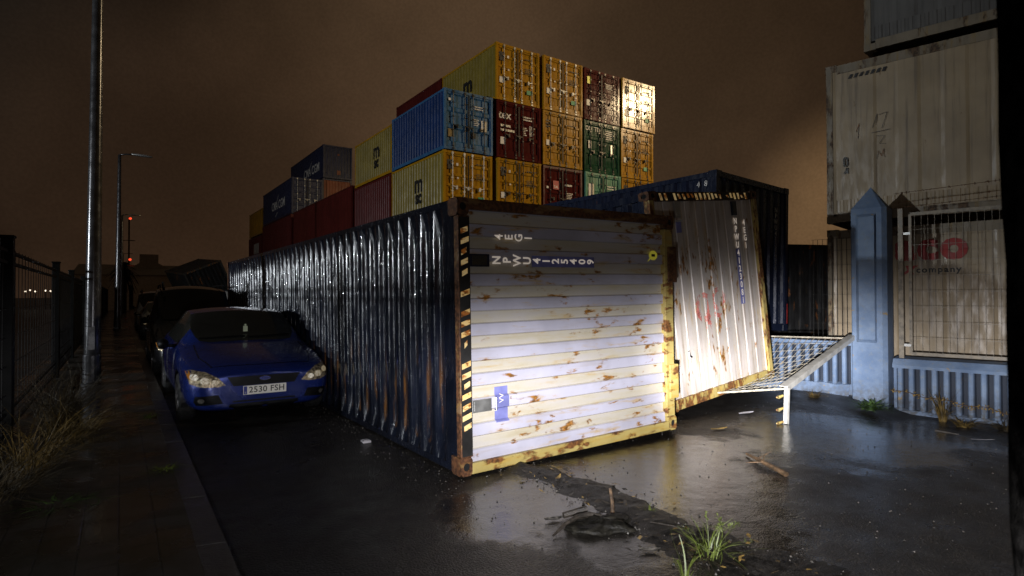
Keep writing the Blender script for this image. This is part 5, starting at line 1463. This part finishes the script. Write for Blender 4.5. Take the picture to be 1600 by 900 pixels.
def sack(i, j):
    a = 2 * PI * i / n1; b = PI * j / n2 - PI / 2; r = 1 + .55 * noise.noise(Vector((math.cos(a) * 1.7, math.sin(a) * 1.7, b * 1.4))) + .12 * noise.noise(Vector((math.cos(a) * 6, math.sin(a) * 6, b * 4)))
    return (.24 * r * math.cos(b) * math.cos(a), .13 * r * math.cos(b) * math.sin(a), max(-.005, .018 + .045 * r * math.sin(b) + .014 * noise.noise(Vector((a * 2.5, b * 3, 1)))))
sk.sheet(list(range(n1 + 1)), list(range(n2 + 1)), sack)
o = sk.build('flattened_sack', M['bag'], smooth=True); o.location = (2.70, 3.17, 0); o.rotation_euler = (0, 0, -.35); tag(o, 'flattened dirty grey sack lying by the dirt strip', 'sack')
def stick(name, label, pts, rad, mat='wood', cat='branch', twigs=()):
    o0 = Vector(pts[0]); mb = MB(); mb.tube([Vector(p) - o0 for p in pts], rad, 7)
    for tw in twigs: mb.tube([Vector(p) - o0 for p in tw[0]], tw[1], 5)
    o = mb.build(name, M[mat], smooth=False); o.location = o0; tag(o, label, cat)
stick('wood_stake', 'short upright wooden stake stuck in the dirt strip', [(2.90, 3.30, -.02), (2.905, 3.31, .10), (2.90, 3.33, .20)], [.016, .014, .011], 'wood', 'stake')
stick('bent_stick', 'dark curved stick across the sack', [(2.30, 3.22, .015), (2.42, 3.26, .05), (2.55, 3.28, .075), (2.66, 3.27, .07), (2.74, 3.24, .05)], [.008, .013, .018, .02, .014], 'dead_wood')
stick('flat_board', 'broken dark board end beside the sack', [(2.52, 3.40, .05), (2.70, 3.36, .075)], [.022, .026], 'dead_wood', 'board')
stick('fallen_branch', 'broken branch lying alone on the wet road', [(5.15, 3.82, .02), (5.0, 3.55, .035), (4.86, 3.19, .02)], [.012, .02, .024], 'wood', twigs=(([(5.02, 3.6, .04), (5.16, 3.55, .10)], [.009, .004]), ([(4.98, 3.5, .04), (4.84, 3.6, .03)], [.008, .004]), ([(4.98, 3.52, .03), (4.93, 3.46, .11)], [.007, .003])))
stick('thin_twig', 'thin twig along the dirt strip', [(3.0, 3.02, .03), (3.06, 2.85, .045), (3.10, 2.68, .03)], [.004, .005, .003], 'dead_wood', 'twig')
stick('small_stick', 'small dark stick near the right wall on the road', [(8.02, 3.32, .0), (8.12, 3.12, -.02)], [.016, .012], 'dead_wood')
def leaf(label, loc, L, W, rz, mat, curl=.3):
    mb = MB(); us = [i / 6 for i in range(7)]
    mb.sheet(us, [-1, -.5, 0, .5, 1], lambda u, k: ((u - .5) * L, k * W * math.sin(PI * min(.97, u + .03)) ** .8, .006 + curl * L * (u - .5) ** 2 + abs(k) * W * .3))
    o = mb.build('fallen_leaf', M[mat], smooth=True); o.location = loc; o.rotation_euler = (0, 0, rz); tag(o, label, 'leaf', 'leaves on the road')
leaf('curled yellow leaf on the dirt strip near the container corner', (3.02, 4.15, .03), .14, .02, .6, 'deadleaf', .5)
leaf('pale oval leaf beside the sack', (2.48, 3.46, .0), .15, .035, -.2, 'stone')
leaf('dull green leaf on the road below the sack', (2.70, 2.72, 0), .14, .03, -.5, 'stone')
leaf('yellow leaf on the road in front of the leaning container', (5.85, 4.72, 0), .24, .035, -.2, 'deadleaf', .2)
leaf('white scrap on the road under the fallen mesh', (6.95, 5.15, .0), .28, .05, -.1, 'paper', .1)
leaf('white splinter on the road at the right', (8.03, 2.85, -.02), .26, .012, -.6, 'paper', .1)
mb = MB(); mb.box((-.045, -.05, 0), (.045, .05, .025)); mb.box((-.03, -.035, .0255), (.03, .035, .032)); o = mb.build('road_stud', M['paper'], bevel=.006); o.location = (2.02, 6.42, 0); tag(o, 'small white road stud beside the fallen container', 'road stud')
